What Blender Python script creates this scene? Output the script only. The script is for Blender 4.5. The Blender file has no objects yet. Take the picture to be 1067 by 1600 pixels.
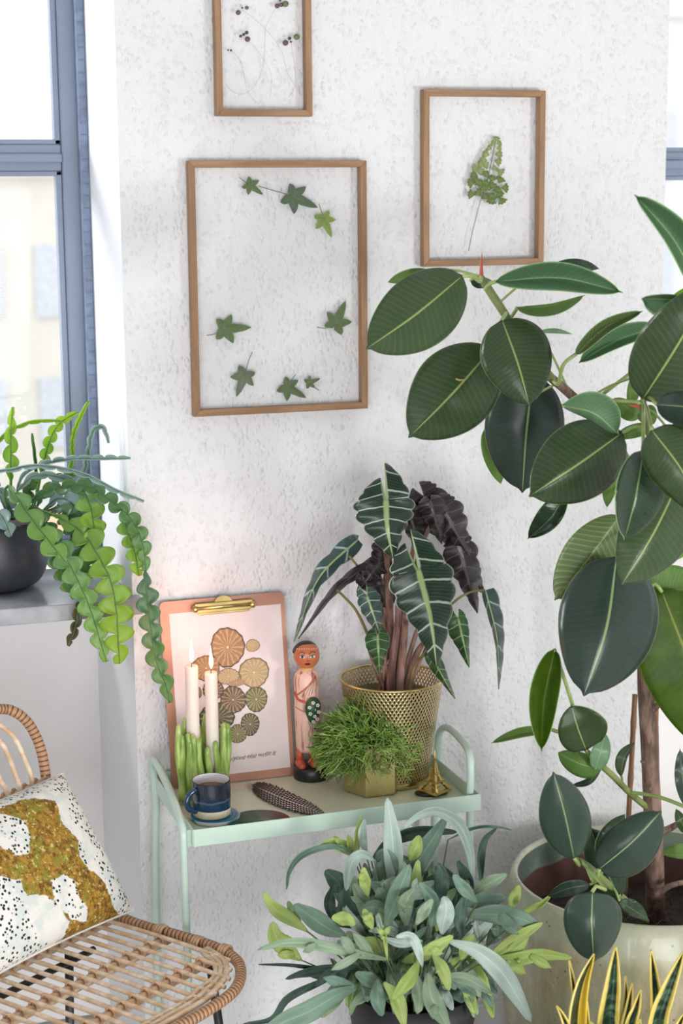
import bpy, math, random
from mathutils import Vector, noise as mnoise
R = random.Random(7)
PI = math.pi
# ------------------------------------------------------------------ camera, world, lights
FPX = 2700.0; PITCH, ROLL, YAW = math.radians(10.391576), math.radians(-0.4993077), math.radians(18.42521252)
CAM = Vector((0, -3.2, 1.8))
FW = Vector((math.sin(YAW)*math.cos(PITCH), math.cos(YAW)*math.cos(PITCH), -math.sin(PITCH)))
R0 = Vector((math.cos(YAW), -math.sin(YAW), 0)); U0 = R0.cross(FW)
RT = R0*math.cos(ROLL) + U0*math.sin(ROLL); UP = -R0*math.sin(ROLL) + U0*math.cos(ROLL)
sc = bpy.context.scene
col = sc.collection
cd = bpy.data.cameras.new('camera'); cam = bpy.data.objects.new('camera', cd); col.objects.link(cam)
from mathutils import Matrix
M3 = Matrix((RT, UP, -FW)).transposed()
cam.matrix_world = Matrix.Translation(CAM) @ M3.to_4x4()
cd.sensor_fit = 'VERTICAL'; cd.sensor_height = 36; cd.lens = FPX/1600*36
cd.clip_start = 0.05; cd.clip_end = 300
cd.dof.use_dof = True; cd.dof.focus_distance = 3.15; cd.dof.aperture_fstop = 4.5
sc.camera = cam
sc.cycles.transparent_max_bounces = 16
sc.view_settings.view_transform = 'Standard'; sc.view_settings.look = 'None'
sc.view_settings.gamma = 1; sc.view_settings.use_curve_mapping = False
sc.view_settings.exposure = -0.50
w = bpy.data.worlds.new('sky'); sc.world = w; w.use_nodes = True
bg = w.node_tree.nodes['Background']; bg.inputs[0].default_value = (0.93, 0.965, 1.0, 1); bg.inputs[1].default_value = 2.6
def light(name, kind, loc, target, energy, color=(1, 1, 1), **kw):
    l = bpy.data.lights.new(name, kind); l.energy = energy; l.color = color
    for k, v in kw.items(): setattr(l, k, v)
    o = bpy.data.objects.new(name, l); col.objects.link(o); o.location = loc
    o.rotation_euler = (Vector(target)-Vector(loc)).to_track_quat('-Z', 'Y').to_euler()
    return o
light('daylight_from_the_street', 'SUN', (-4, 3, 3), (-4+.80, 3-.52, 3-.34), 3.2, (.97, .98, 1), angle=math.radians(16))
light('room_window_light', 'AREA', (2.75, -3.1, 1.0), (1.0, 0, .75), 58, (1, .99, .98), shape='RECTANGLE', size=.45, size_y=.5)
light('rear_fill_light', 'AREA', (-.3, -4.6, .95), (.6, 0, .25), 145, (.98, .985, 1), shape='RECTANGLE', size=3.2, size_y=1.8)  # soft fill added behind the camera to lift the lower wall, no window there
# ------------------------------------------------------------------ helpers
def ray(x, y): return FW + RT*((x-533.5)/FPX) + UP*((800-y)/FPX)
def P(x, y, Y):
    d = ray(x, y); return CAM + d*((Y-CAM.y)/d.y)
def PZ(x, y, z):
    d = ray(x, y); return CAM + d*((z-CAM.z)/d.z)
def S(p): return FPX/((Vector(p)-CAM).dot(FW))       # pixels per metre at p
class MB:
    def __init__(s): s.v = []; s.f = []; s.uv = []; s.mi = []; s.m = 0
    def quad(s, *idx, uv=None):
        s.f.append(idx); s.uv.append(uv); s.mi.append(s.m)
    def grid(s, rows, uvs=None, closed=False):
        b = len(s.v); nr = len(rows); nc = len(rows[0])
        for r in rows: s.v += [tuple(p) for p in r]
        for i in range(nr-1):
            for j in range(nc if closed else nc-1):
                k = (j+1) % nc
                q = (b+i*nc+j, b+i*nc+k, b+(i+1)*nc+k, b+(i+1)*nc+j)
                if uvs: u = [uvs[i][j], uvs[i][k], uvs[i+1][k], uvs[i+1][j]]
                else: u = [(j/nc, i/nr), ((j+1)/nc, i/nr), ((j+1)/nc, (i+1)/nr), (j/nc, (i+1)/nr)]
                s.quad(*q, uv=u)
        return b
    def box(s, c, d, rot=None):
        c = Vector(c); b = len(s.v); h = Vector(d)/2
        for z in (-1, 1):
            for x, y in ((-1, -1), (1, -1), (1, 1), (-1, 1)):
                p = Vector((x*h.x, y*h.y, z*h.z))
                if rot is not None: p = rot @ p
                s.v.append(tuple(c+p))
        for q in ((3, 2, 1, 0), (4, 5, 6, 7), (0, 1, 5, 4), (1, 2, 6, 5), (2, 3, 7, 6), (3, 0, 4, 7)):
            s.quad(*[b+i for i in q], uv=[(0, 0), (1, 0), (1, 1), (0, 1)])
    def tube(s, pts, rad, n=8, cap=True):
        pts = [Vector(p) for p in pts]; L = len(pts)
        if not isinstance(rad, (list, tuple)): rad = [rad]*L
        rows = []; prev = None; acc = 0; uvs = []
        for i, p in enumerate(pts):
            t = (pts[min(i+1, L-1)]-pts[max(i-1, 0)])
            if t.length < 1e-9: t = Vector((0, 0, 1))
            t.normalize()
            if prev is None:
                a = Vector((0, 0, 1)) if abs(t.z) < .9 else Vector((1, 0, 0))
                nrm = t.cross(a).normalized()
            else:
                nrm = prev - t*prev.dot(t)
                nrm = nrm.normalized() if nrm.length > 1e-6 else t.orthogonal().normalized()
            prev = nrm; bn = t.cross(nrm)
            if i: acc += (pts[i]-pts[i-1]).length
            rows.append([p + (nrm*math.cos(2*PI*k/n) + bn*math.sin(2*PI*k/n))*rad[i] for k in range(n)])
            uvs.append([(k/n, acc) for k in range(n)])
        b = s.grid(rows, uvs, closed=True)
        if cap:
            s.quad(*[b+k for k in range(n)][::-1], uv=[(0, 0)]*n)
            e = b+(L-1)*n; s.quad(*[e+k for k in range(n)], uv=[(0, 0)]*n)
    def lathe(s, prof, c, n=40, arc=None, rot=0):
        rows = []
        for r, z in prof:
            rows.append([(c[0]+r*math.cos(rot+2*PI*k/n), c[1]+r*math.sin(rot+2*PI*k/n), c[2]+z) for k in range(n)])
        T = len(prof)
        s.grid(rows, [[(k/n, i/max(1, T-1)) for k in range(n)] for i in range(T)], closed=True)
    def poly(s, pts, uv=None):
        b = len(s.v); s.v += [tuple(p) for p in pts]; s.quad(*range(b, b+len(pts)), uv=uv or [(0, 0)]*len(pts))
    def build(s, name, mat, parent=None, smooth=True, solid=0, rim=None, bevel=0, label=None):
        off = parent_loc(parent)
        me = bpy.data.meshes.new(name)
        me.from_pydata([(x-off.x, y-off.y, z-off.z) for x, y, z in s.v], [], s.f)
        ul = me.uv_layers.new(name='UVMap'); k = 0
        flat = []
        for f, u in zip(s.f, s.uv):
            if not u or len(u) != len(f): u = [(0, 0)]*len(f)
            for a in u: flat += [a[0], a[1]]
        ul.data.foreach_set('uv', flat)
        mats = mat if isinstance(mat, (list, tuple)) else [mat]
        for m in mats: me.materials.append(m)
        if len(mats) > 1: me.polygons.foreach_set('material_index', s.mi)
        if smooth: me.polygons.foreach_set('use_smooth', [True]*len(s.f))
        me.validate(); me.update()
        o = bpy.data.objects.new(name, me); col.objects.link(o)
        if parent: o.parent = parent
        if bevel:
            b = o.modifiers.new('bevel', 'BEVEL'); b.width = bevel; b.segments = 2; b.limit_method = 'ANGLE'; b.harden_normals = False
        if solid:
            if rim: me.materials.append(rim)
            d = o.modifiers.new('thickness', 'SOLIDIFY'); d.thickness = solid; d.offset = 0
            if rim: d.material_offset_rim = len(mats)
        if label: o['label'] = label
        return o
def parent_loc(p):
    v = Vector((0, 0, 0))
    while p is not None: v = v + Vector(p.location); p = p.parent
    return v
def thing(name, label, cat, loc, group=None):
    o = bpy.data.objects.new(name, None); col.objects.link(o); o.location = loc; o.empty_display_size = .05
    o['label'] = label; o['category'] = cat
    if group: o['group'] = group
    return o
def tag(o, label, cat, group=None):
    o['label'] = label; o['category'] = cat
    if group: o['group'] = group
    return o
def struct(o): o['kind'] = 'structure'; return o
def boxobj(name, c, d, mat, parent=None, bevel=0, **k):
    m = MB(); m.box(c, d); return m.build(name, mat, parent, smooth=False, bevel=bevel, **k)
def catmull(pts, n):
    """resample tuples through a Catmull-Rom spline with n samples"""
    pts = [tuple(p) for p in pts]
    if len(pts) == 2: return [tuple(a+(b-a)*i/(n-1) for a, b in zip(*pts)) for i in range(n)]
    q = [tuple(2*a-b for a, b in zip(pts[0], pts[1]))] + pts + [tuple(2*a-b for a, b in zip(pts[-1], pts[-2]))]
    seg = len(pts)-1; fine = []
    for i in range(seg):
        p0, p1, p2, p3 = q[i:i+4]
        for k in range(16):
            t = k/16
            fine.append(tuple(.5*((2*b)+(-a+c)*t+(2*a-5*b+4*c-d)*t*t+(-a+3*b-3*c+d)*t**3) for a, b, c, d in zip(p0, p1, p2, p3)))
    fine.append(pts[-1])
    acc = [0]
    for a, b in zip(fine, fine[1:]): acc.append(acc[-1]+math.dist(a[:2], b[:2])+1e-6)
    out = []; j = 0
    for i in range(n):
        s = acc[-1]*i/(n-1)
        while j < len(acc)-2 and acc[j+1] < s: j += 1
        t = (s-acc[j])/(acc[j+1]-acc[j]); t = min(max(t, 0), 1)
        out.append(tuple(a+(b-a)*t for a, b in zip(fine[j], fine[j+1])))
    return out
# ------------------------------------------------------------------ materials
class NT:
    def __init__(s, name):
        s.m = bpy.data.materials.new(name); s.m.use_nodes = True; s.t = s.m.node_tree; s.n = s.t.nodes
        s.b = s.n['Principled BSDF']; s.out = s.n['Material Output']
    def N(s, typ, **k):
        o = s.n.new(typ)
        for a, v in k.items(): setattr(o, a, v)
        return o
    def L(s, a, b): s.t.links.new(a, b); return s
    def put(s, sock, v):
        if isinstance(v, bpy.types.NodeSocket): s.t.links.new(v, sock)
        elif isinstance(v, (tuple, list)) and len(v) == 3 and sock.type == 'RGBA': sock.default_value = (*v, 1)
        else: sock.default_value = v
    def math(s, op, a, b=0, c=0, clamp=False):
        o = s.N('ShaderNodeMath', operation=op, use_clamp=clamp)
        s.put(o.inputs[0], a); s.put(o.inputs[1], b); s.put(o.inputs[2], c); return o.outputs[0]
    def mix(s, f, a, b):
        o = s.N('ShaderNodeMix', data_type='RGBA'); s.put(o.inputs[0], f); s.put(o.inputs[6], a); s.put(o.inputs[7], b); return o.outputs[2]
    def ramp(s, f, a, b):      # smooth 0..1 between a and b
        o = s.N('ShaderNodeMapRange', interpolation_type='SMOOTHSTEP'); s.put(o.inputs[0], f); o.inputs[1].default_value = a; o.inputs[2].default_value = b; return o.outputs[0]
    def uv(s):
        o = s.N('ShaderNodeSeparateXYZ'); s.L(s.N('ShaderNodeTexCoord').outputs['UV'], o.inputs[0]); return o.outputs[0], o.outputs[1]
    def obj(s, scale=(1, 1, 1)):
        tc = s.N('ShaderNodeTexCoord'); mp = s.N('ShaderNodeMapping'); mp.inputs['Scale'].default_value = scale
        s.L(tc.outputs['Object'], mp.inputs[0]); return mp.outputs[0]
    def noise(s, vec, scale, detail=2, rough=.5):
        o = s.N('ShaderNodeTexNoise'); o.inputs['Scale'].default_value = scale; o.inputs['Detail'].default_value = detail; o.inputs['Roughness'].default_value = rough
        if vec: s.L(vec, o.inputs[0])
        return o.outputs[0]
    def voro(s, vec, scale, out='Distance', rnd=1):
        o = s.N('ShaderNodeTexVoronoi'); o.inputs['Scale'].default_value = scale; o.inputs['Randomness'].default_value = rnd
        if vec: s.L(vec, o.inputs[0])
        return o.outputs[out]
    def rnd(s): return s.N('ShaderNodeObjectInfo').outputs['Random']
    def bump(s, h, strength=.3, dist=.002):
        o = s.N('ShaderNodeBump'); o.inputs['Strength'].default_value = strength; o.inputs['Distance'].default_value = dist
        s.L(h, o.inputs['Height']); s.L(o.outputs[0], s.b.inputs['Normal']); return s
    def set(s, color=None, rough=None, metal=None, spec=None, coat=None, sss=None, emit=None, estr=None):
        b = s.b.inputs
        for key, v in (('Base Color', color), ('Roughness', rough), ('Metallic', metal), ('Specular IOR Level', spec), ('Coat Weight', coat), ('Subsurface Weight', sss), ('Emission Color', emit), ('Emission Strength', estr)):
            if v is not None: s.put(b[key], v)
        return s
    def translucent(s, fac, color):
        t = s.N('ShaderNodeBsdfTranslucent'); s.put(t.inputs[0], color); m = s.N('ShaderNodeMixShader')
        s.put(m.inputs[0], fac); s.L(s.b.outputs[0], m.inputs[1]); s.L(t.outputs[0], m.inputs[2]); s.L(m.outputs[0], s.out.inputs[0]); return s
def C(h):
    r = [int(h[i:i+2], 16)/255 for i in (0, 2, 4)]
    return tuple((c/12.92 if c <= .04045 else ((c+.055)/1.055)**2.4) for c in r)
def simple(name, c, rough=.5, metal=0, var=.12, scale=12, bump=0, coat=0, spec=.5, bscale=None):
    t = NT(name); v = t.obj(); n = t.noise(v, scale, 3)
    cc = t.mix(t.ramp(n, .3, .7), tuple(x*(1-var) for x in c), tuple(min(1, x*(1+var)) for x in c))
    t.set(cc, rough, metal, spec, coat)
    if bump: t.bump(t.noise(v, bscale or scale*6, 3), bump, .002)
    return t.m
def wall_mat(name, c, amt=.55, scale=1.0):
    t = NT(name); v = t.obj((1, 1, .7)); n2 = t.noise(v, 26*scale, 2); warp = t.noise(v, 60*scale, 2)
    vo = t.voro(v, 95*scale); vo2 = t.voro(v, 60*scale)
    a = t.math('MULTIPLY', t.ramp(vo, .62, .0), t.ramp(n2, .40, .54)); b = t.math('MULTIPLY', t.ramp(vo2, .5, .0), t.ramp(t.noise(v, 17*scale, 2), .46, .58))
    h = t.math('ADD', t.math('ADD', a, b), t.math('MULTIPLY', warp, 1.1))
    t.set(t.mix(t.noise(v, 3, 3), tuple(x*.97 for x in c), c), .75, spec=.25)
    t.bump(h, amt, .004); return t.m
def wood_mat(name, a, b, scale=1, axis=2):
    t = NT(name); sc_ = [60*scale]*3; sc_[axis] = 5*scale; v = t.obj(tuple(sc_))
    n = t.noise(v, 1.2, 4, .6); f = t.noise(v, 5, 2)
    cc = t.mix(t.ramp(n, .35, .68), a, b); cc = t.mix(t.math('MULTIPLY', f, .35), cc, tuple(x*.55 for x in a))
    t.set(cc, .5, spec=.35); t.bump(n, .15, .001); return t.m
def leaf_mat(name, top, dark, rib, trans=.12, tcol=None, rough=.32, nv=20, vein=.25, mott=0, coat=0.0):
    t = NT(name); u, vv = t.uv()
    d = t.math('MULTIPLY', t.math('ABSOLUTE', t.math('SUBTRACT', u, .5)), 2)
    veins = t.math('SINE', t.math('MULTIPLY', t.math('SUBTRACT', vv, t.math('MULTIPLY', d, .13)), nv*2*PI))
    v = t.obj(); n = t.noise(v, 14, 3); fine = t.noise(v, 90, 2)
    ra = t.rnd()
    base = t.mix(t.math('ADD', t.math('MULTIPLY', n, .7), t.math('MULTIPLY', ra, .5)), dark, top)
    if mott: base = t.mix(t.math('MULTIPLY', t.ramp(t.noise(v, 30, 4, .7), .35, .7), mott), base, dark)
    base = t.mix(t.math('MULTIPLY', t.ramp(veins, .4, 1.0), vein*.45), base, rib)
    mid = t.ramp(d, .036, .014)
    base = t.mix(t.math('MULTIPLY', mid, .85), base, rib)
    edge = t.ramp(d, .97, .995); base = t.mix(t.math('MULTIPLY', edge, .6), base, rib)
    t.set(base, t.math('ADD', t.math('MULTIPLY', fine, .12), rough-.05), spec=.36, coat=coat)
    h = t.math('ADD', t.math('MULTIPLY', veins, vein*.6), t.math('MULTIPLY', t.ramp(d, .07, .0), -1.2)); t.bump(h, .35, .0012)
    t.translucent(trans, tcol or top); return t.m
M = {}
M['wall'] = wall_mat('woodchip_wall_paint', (.82, .825, .835), .58, 1.35)
M['plaster'] = simple('smooth_white_plaster', (.90, .875, .86), .7, var=.03, scale=4, bump=.15, bscale=60)
M['jamb'] = wall_mat('reveal_paint', (.86, .87, .89), .15)
M['winframe'] = simple('blue_grey_window_paint', (.25, .30, .40), .35, var=.06, scale=6)
M['brush'] = simple('brush_seal', (.22, .28, .40), .6, var=.15, scale=40)
M['sill'] = simple('grey_stone_sill', (.34, .35, .37), .25, var=.2, scale=14, bump=.08)
M['sill_white'] = simple('white_sill', (.75, .76, .78), .4, var=.03)
M['floor'] = wood_mat('floor_boards', (.66, .63, .60), (.78, .75, .72), .4, 0)
M['trim'] = simple('white_trim', (.82, .82, .82), .45, var=.02)
M['oak'] = wood_mat('oak_frame_upright', C('967353'), C('b48e6c'), 1, 2)
M['oak_h'] = wood_mat('oak_frame_crosspiece', C('967353'), C('b48e6c'), 1, 0)
def glass(name, tint=(1, 1, 1), refl=.06):
    t = NT(name); tr = t.N('ShaderNodeBsdfTransparent'); tr.inputs[0].default_value = (*tint, 1)
    g = t.N('ShaderNodeBsdfGlossy'); g.inputs['Roughness'].default_value = .03
    fr = t.N('ShaderNodeLayerWeight'); fr.inputs[0].default_value = .2
    m = t.N('ShaderNodeMixShader'); t.L(t.math('ADD', t.math('MULTIPLY', t.math('POWER', fr.outputs['Facing'], 4), .2), refl), m.inputs[0])
    t.L(tr.outputs[0], m.inputs[1]); t.L(g.outputs[0], m.inputs[2]); t.L(m.outputs[0], t.out.inputs[0]); return t.m
M['pane'] = glass('window_glass', (1, 1, 1), .01)
M['picglass'] = glass('picture_glass', (1, 1, 1), .004)
M['mint'] = simple('mint_metal', C('c4dbcd'), .32, var=.04, scale=8, bump=.04)
M['gold'] = simple('brushed_gold', (.66, .50, .20), .28, 1, var=.12, scale=20)
M['gold_soft'] = simple('satin_gold_paint', (.55, .46, .20), .38, .85, var=.12, scale=16)
M['black'] = simple('black_metal', (.02, .02, .022), .4, var=.2)
M['blackplastic'] = simple('black_planter', (.022, .023, .026), .45, var=.3, scale=6, bump=.5, bscale=9)
M['soil'] = simple('potting_soil', (.035, .022, .015), .9, var=.5, scale=50, bump=1, bscale=70)
M['bowl'] = simple('dark_bowl_glaze', (.03, .033, .042), .38, var=.2, scale=5)
M['wax'] = NT('candle_wax').set((.86, .74, .66), .45, sss=.4).m
M['black_matt'] = simple('black_lacquer', (.012, .014, .014), .35, var=.2)
M['rattan'] = wood_mat('pale_rattan', C('d8b48e'), C('f5e4cd'), .8, 0)
M['rattan_wrap'] = (lambda t: (t.set(t.mix(t.ramp(t.math('SINE', t.math('MULTIPLY', t.uv()[1], 700)), -.9, -.3), C('6a452d'), t.mix(t.noise(t.obj(), 40, 3), C('a87a56'), C('d3a984'))), .42), t.bump(t.math('SINE', t.math('MULTIPLY', t.uv()[1], 700)), .6, .001), t.m)[-1])(NT('wrapped_rattan'))
# ------------------------------------------------------------------ structure
TZ = .668; LIP = .693
WX0, WX1 = .641, 1.770          # the pier between the windows
SZ = 1.047                      # top of the left sill
def wallbox(name, x0, x1, y0, y1, z0, z1, mat):
    return struct(boxobj(name, ((x0+x1)/2, (y0+y1)/2, (z0+z1)/2), (x1-x0, y1-y0, z1-z0), mat))
def strip(name, m, pts): pass
# pier with its own inner faces; front in woodchip, sides in smooth paint
mb = MB(); mb.box(((WX0+WX1)/2, .225, 1.5), (WX1-WX0, .45, 3.0)); mb.mi = [0, 0, 0, 1, 0, 1]
o = mb.build('wall_back', [M['wall'], M['jamb']], smooth=False); struct(o)
wallbox('wall_below_window', -.75, WX0, .40, .50, 0, SZ-.03, M['plaster'])
wallbox('wall_left', -3.2, -.75, 0, .45, 0, 3.0, M['wall'])
wallbox('wall_far_left', -3.3, -3.2, -5.0, .45, 0, 3.0, M['jamb'])
wallbox('wall_far_right', 4.6, 4.7, -5.0, .45, 0, 3.0, M['jamb'])
wallbox('wall_behind', -3.3, 4.7, -5.1, -5.0, 0, 3.0, M['jamb'])
wallbox('ceiling', -3.3, 4.7, -5.1, .45, 3.0, 3.1, simple('grey_white_ceiling', (.6, .6, .6), .8, var=.03))
wallbox('wall_over_window', -.75, WX0, 0, .45, 2.62, 3.0, M['wall'])
wallbox('wall_right', 2.9, 4.6, 0, .45, 0, 3.0, M['wall'])
wallbox('wall_below_right_window', WX1, 2.9, .06, .45, 0, 1.03, M['plaster'])
wallbox('wall_over_right_window', WX1, 2.9, 0, .45, 2.62, 3.0, M['wall'])
# floor: planks
fl = struct(boxobj('floor', (.7, -2.2, -.03), (7.8, 5.3, .04), M['floor']))
pm = MB(); pm.box((0, 0, 0), (1.6, .118, .012)); proto = None
for j in range(18):
    for i in range(3):
        x = -1.4+i*1.62+(j % 3)*.4; y = -.06-j*.12
        if proto is None: proto = pm.build('plank', M['floor'], fl, smooth=False, bevel=.0015); q = proto
        else: q = proto.copy(); col.objects.link(q)
        q.location = Vector((x, y, -.006))
struct(boxobj('baseboard_back', ((WX0+WX1)/2, -.008, .045), (WX1-WX0, .016, .09), M['trim'], bevel=.003))
# sills
o = struct(boxobj('trim_1', ((-.75+.655)/2, .135, SZ-.016), (.655+.75, .33, .032), M['sill'], bevel=.002))
o = struct(boxobj('trim_2', (2.33, .19, 1.045), (1.11, .30, .03), M['sill_white'], bevel=.002))
# ---- windows
def window(n, x0, x1, y, z0, z1, ztr, fw):
    t = bpy.data.objects.new('window_%d' % n, None); col.objects.link(t); t.location = ((x0+x1)/2, y, z0); t['kind'] = 'structure'
    for nm, c, d in (('frame_rail', ((x0+x1)/2, y, z0+fw/2), (x1-x0, .07, fw)), ('frame_rail', ((x0+x1)/2, y, z1-fw/2), (x1-x0, .07, fw)),
                     ('frame_stile', (x0+fw/2, y, (z0+z1)/2), (fw, .07, z1-z0-2*fw)), ('frame_stile', (x1-fw/2, y, (z0+z1)/2), (fw, .07, z1-z0-2*fw))):
        boxobj(nm, c, d, M['winframe'], t, bevel=.004)
    # transom in three stepped fillets
    boxobj('transom', ((x0+x1)/2, y, ztr), (x1-x0-2*fw, .06, .052), M['winframe'], t, bevel=.003)
    boxobj('transom_bead', ((x0+x1)/2, y-.035, ztr-.001), (x1-x0-2*fw, .014, .018), M['winframe'], t, bevel=.003)
    for a, b in ((z0+fw, ztr-.026), (ztr+.026, z1-fw)):
        # sash frame, glazing bead and pane
        g = boxobj('glass_pane', ((x0+x1)/2, y+.005, (a+b)/2), (x1-x0-2*fw-.012, .004, b-a-.012), M['pane'], t)
        for xx in (x0+fw+.006, x1-fw-.006): boxobj('glazing_bead', (xx, y-.012, (a+b)/2), (.012, .03, b-a), M['trim'] if n == 9 else M['winframe'], t, bevel=.002)
        for zz in (a+.005, b-.005): boxobj('glazing_bead', ((x0+x1)/2, y-.012, zz), (x1-x0-2*fw, .03, .010), M['winframe'], t, bevel=.002)
    return t
w1 = window(1, -.75, .641, .36, SZ+.002, 2.62, P(60, 247, .36).z, .050)
# brush seal strip against the reveal with its little staples
bs = MB(); bs.box((.632, .312, (SZ+2.62)/2), (.018, .026, 2.62-SZ-.01)); so = bs.build('brush_seal', M['brush'], w1, smooth=False, bevel=.003)
for i in range(60):
    if i == 0:
        sm = MB(); sm.box(w1.location, (.010, .002, .002)); st = sm.build('staple', M['brush'], w1); q = st
    else: q = st.copy(); col.objects.link(q)
    q.location = Vector((.632, .298, SZ+.06+i*.024)) - w1.location
w2 = window(2, 1.770, 2.9, .33, 1.062, 2.62, P(1055, 254, .36).z-.004, .05)
# ------------------------------------------------------------------ the street beyond the glass
def street():
    g = struct(boxobj('ground', (6, 26, -4.05), (60, 50, .1), simple('pavement', (.62, .62, .62), .8)))
    fac = simple('pale_render', (.70, .70, .70), .8, var=.05, scale=1); fac2 = simple('cream_render', (.72, .68, .60), .8, var=.05, scale=1); gl = simple('dark_panes', (.58, .60, .63), .3)
    for (x, wd, h, f, lab) in ((-3, 9, 7.2, fac, 'pale grey rendered building beyond the left window glass'), (5.5, 7, 6.2, fac2, 'cream rendered building beside the grey one outside'), (15, 9, 9.5, fac, 'tall pale building far right outside, seen past the right window')):
        b = thing('building', lab, 'building', (x, 34, -4))
        boxobj('facade', (x, 34, -4+h/2), (wd, 6, h), f, b)
        boxobj('roof', (x, 34, -4+h+.15), (wd+.4, 6.4, .3), f, b)
        first = None
        for i in range(5):
            for j in range(int(h//2.6)):
                px = x-wd/2+wd*(i+.5)/5; pz = -2.4+j*2.6
                q = boxobj('window', (px, 30.97, pz), (wd/9, .1, 1.4), gl, b)
    v = thing('van', 'blurred pale blue van parked outside the left window', 'van', (.9, 20, -4))
    blue = simple('blue_paint', (.20, .45, .75), .3); boxobj('body', (.9, 20, -2.9), (3.4, 1.7, 1.3), blue, v, bevel=.15); boxobj('cab', (-.9, 20, -3.1), (1.0, 1.6, .9), blue, v, bevel=.15)
    for i in (-1, 1):
        for k in (-.8, .8):
            m = MB(); m.tube([(.9+i*1.1, 20+k-.1, -3.68), (.9+i*1.1, 20+k+.1, -3.68)], .32, 16); m.build('wheel', M['black'], v)
    k = thing('kiosk', 'blurred orange and yellow street kiosk outside the left window', 'kiosk', (3.2, 16, -4))
    boxobj('cabin', (3.2, 16, -2.95), (1.5, 1.5, 2.1), simple('yellow_paint', (.85, .62, .25), .5), k); boxobj('awning', (3.2, 15.4, -1.8), (1.9, 2.2, .14), simple('orange_canvas', (.85, .40, .22), .6), k)
street()
# ------------------------------------------------------------------ picture frames
def fr_frame(name, label, TL, TR_, BR_, BL, wid, dep=.02, gap=.004):
    Yf = -(dep+gap)
    c = [P(x, y, Yf) for x, y in (TL, TR_, BR_, BL)]
    x0 = (c[0].x+c[3].x)/2; x1 = (c[1].x+c[2].x)/2; z1 = (c[0].z+c[1].z)/2; z0 = (c[2].z+c[3].z)/2
    t = thing(name, label, 'picture frame', ((x0+x1)/2, -gap, z0))
    w_ = wid
    def rail(nm, pts, mt):      # mitred rail: outer pair then inner pair, extruded in depth
        m = MB(); b = 0
        for yy in (Yf, -gap): m.v += [(p[0], yy, p[1]) for p in pts]
        for q in ((0, 1, 2, 3), (7, 6, 5, 4), (0, 4, 5, 1), (1, 5, 6, 2), (2, 6, 7, 3), (3, 7, 4, 0)): m.quad(*q)
        return m.build(nm, mt, t, smooth=False, bevel=.0008)
    rail('frame_rail', [(x0, z1), (x1, z1), (x1-w_, z1-w_), (x0+w_, z1-w_)], M['oak_h'])
    rail('frame_rail', [(x0, z0), (x0+w_, z0+w_), (x1-w_, z0+w_), (x1, z0)], M['oak_h'])
    rail('frame_stile', [(x0, z0), (x0, z1), (x0+w_, z1-w_), (x0+w_, z0+w_)], M['oak'])
    rail('frame_stile', [(x1, z0), (x1-w_, z0+w_), (x1-w_, z1-w_), (x1, z1)], M['oak'])
    boxobj('glass_pane', ((x0+x1)/2, -gap-.012, (z0+z1)/2), (x1-x0-2*w_+.004, .002, z1-z0-2*w_+.004), M['picglass'], t)
    if 0: boxobj('glass_pane', ((x0+x1)/2, -gap-.006, (z0+z1)/2), (x1-x0-2*w_+.004, .002, z1-z0-2*w_+.004), M['picglass'], t)
    return t, -gap-.0092
def pressed(name, c, n=.25, trans=.3):
    t = NT(name); v = t.obj(); nn = t.noise(v, 60, 4)
    t.set(t.mix(nn, tuple(x*.6 for x in c), tuple(min(1, x*1.35) for x in c)), .6); t.translucent(trans, c); return t.m
PG = [pressed('pressed_green', (.16, .24, .10)), pressed('pressed_sage', (.14, .21, .12)), pressed('pressed_lime', (.33, .46, .12)), pressed('pressed_dull', (.20, .26, .16))]
stemc = pressed('pressed_stem', (.22, .22, .17))
def thin(name, pts, Y, r, mat, parent, n=14):
    m = MB(); m.tube([P(x, y, Y) for x, y in catmull(pts, n)], r, 4); return m.build(name, mat, parent)
F1, yb = fr_frame('picture_frame', 'large oak frame holding a ring of pressed ivy leaves', (294, 252), (573.5, 250), (574.5, 639), (303.5, 651), .0125)
IV = [(389, 289, 19, 35, 0, -1.1), (457, 306, 31, 25, 1, 1.0), (506, 341, 23, 68, 2, 1.), (350, 513, 30, -2, 0, 1.1), (524, 506, 28, -66, 0, .9), (383, 586, 26, 112, 3, 1.1), (448, 604, 25, 30, 0, 1.), (482, 598, 14, -20, 0, 1), ]
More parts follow.
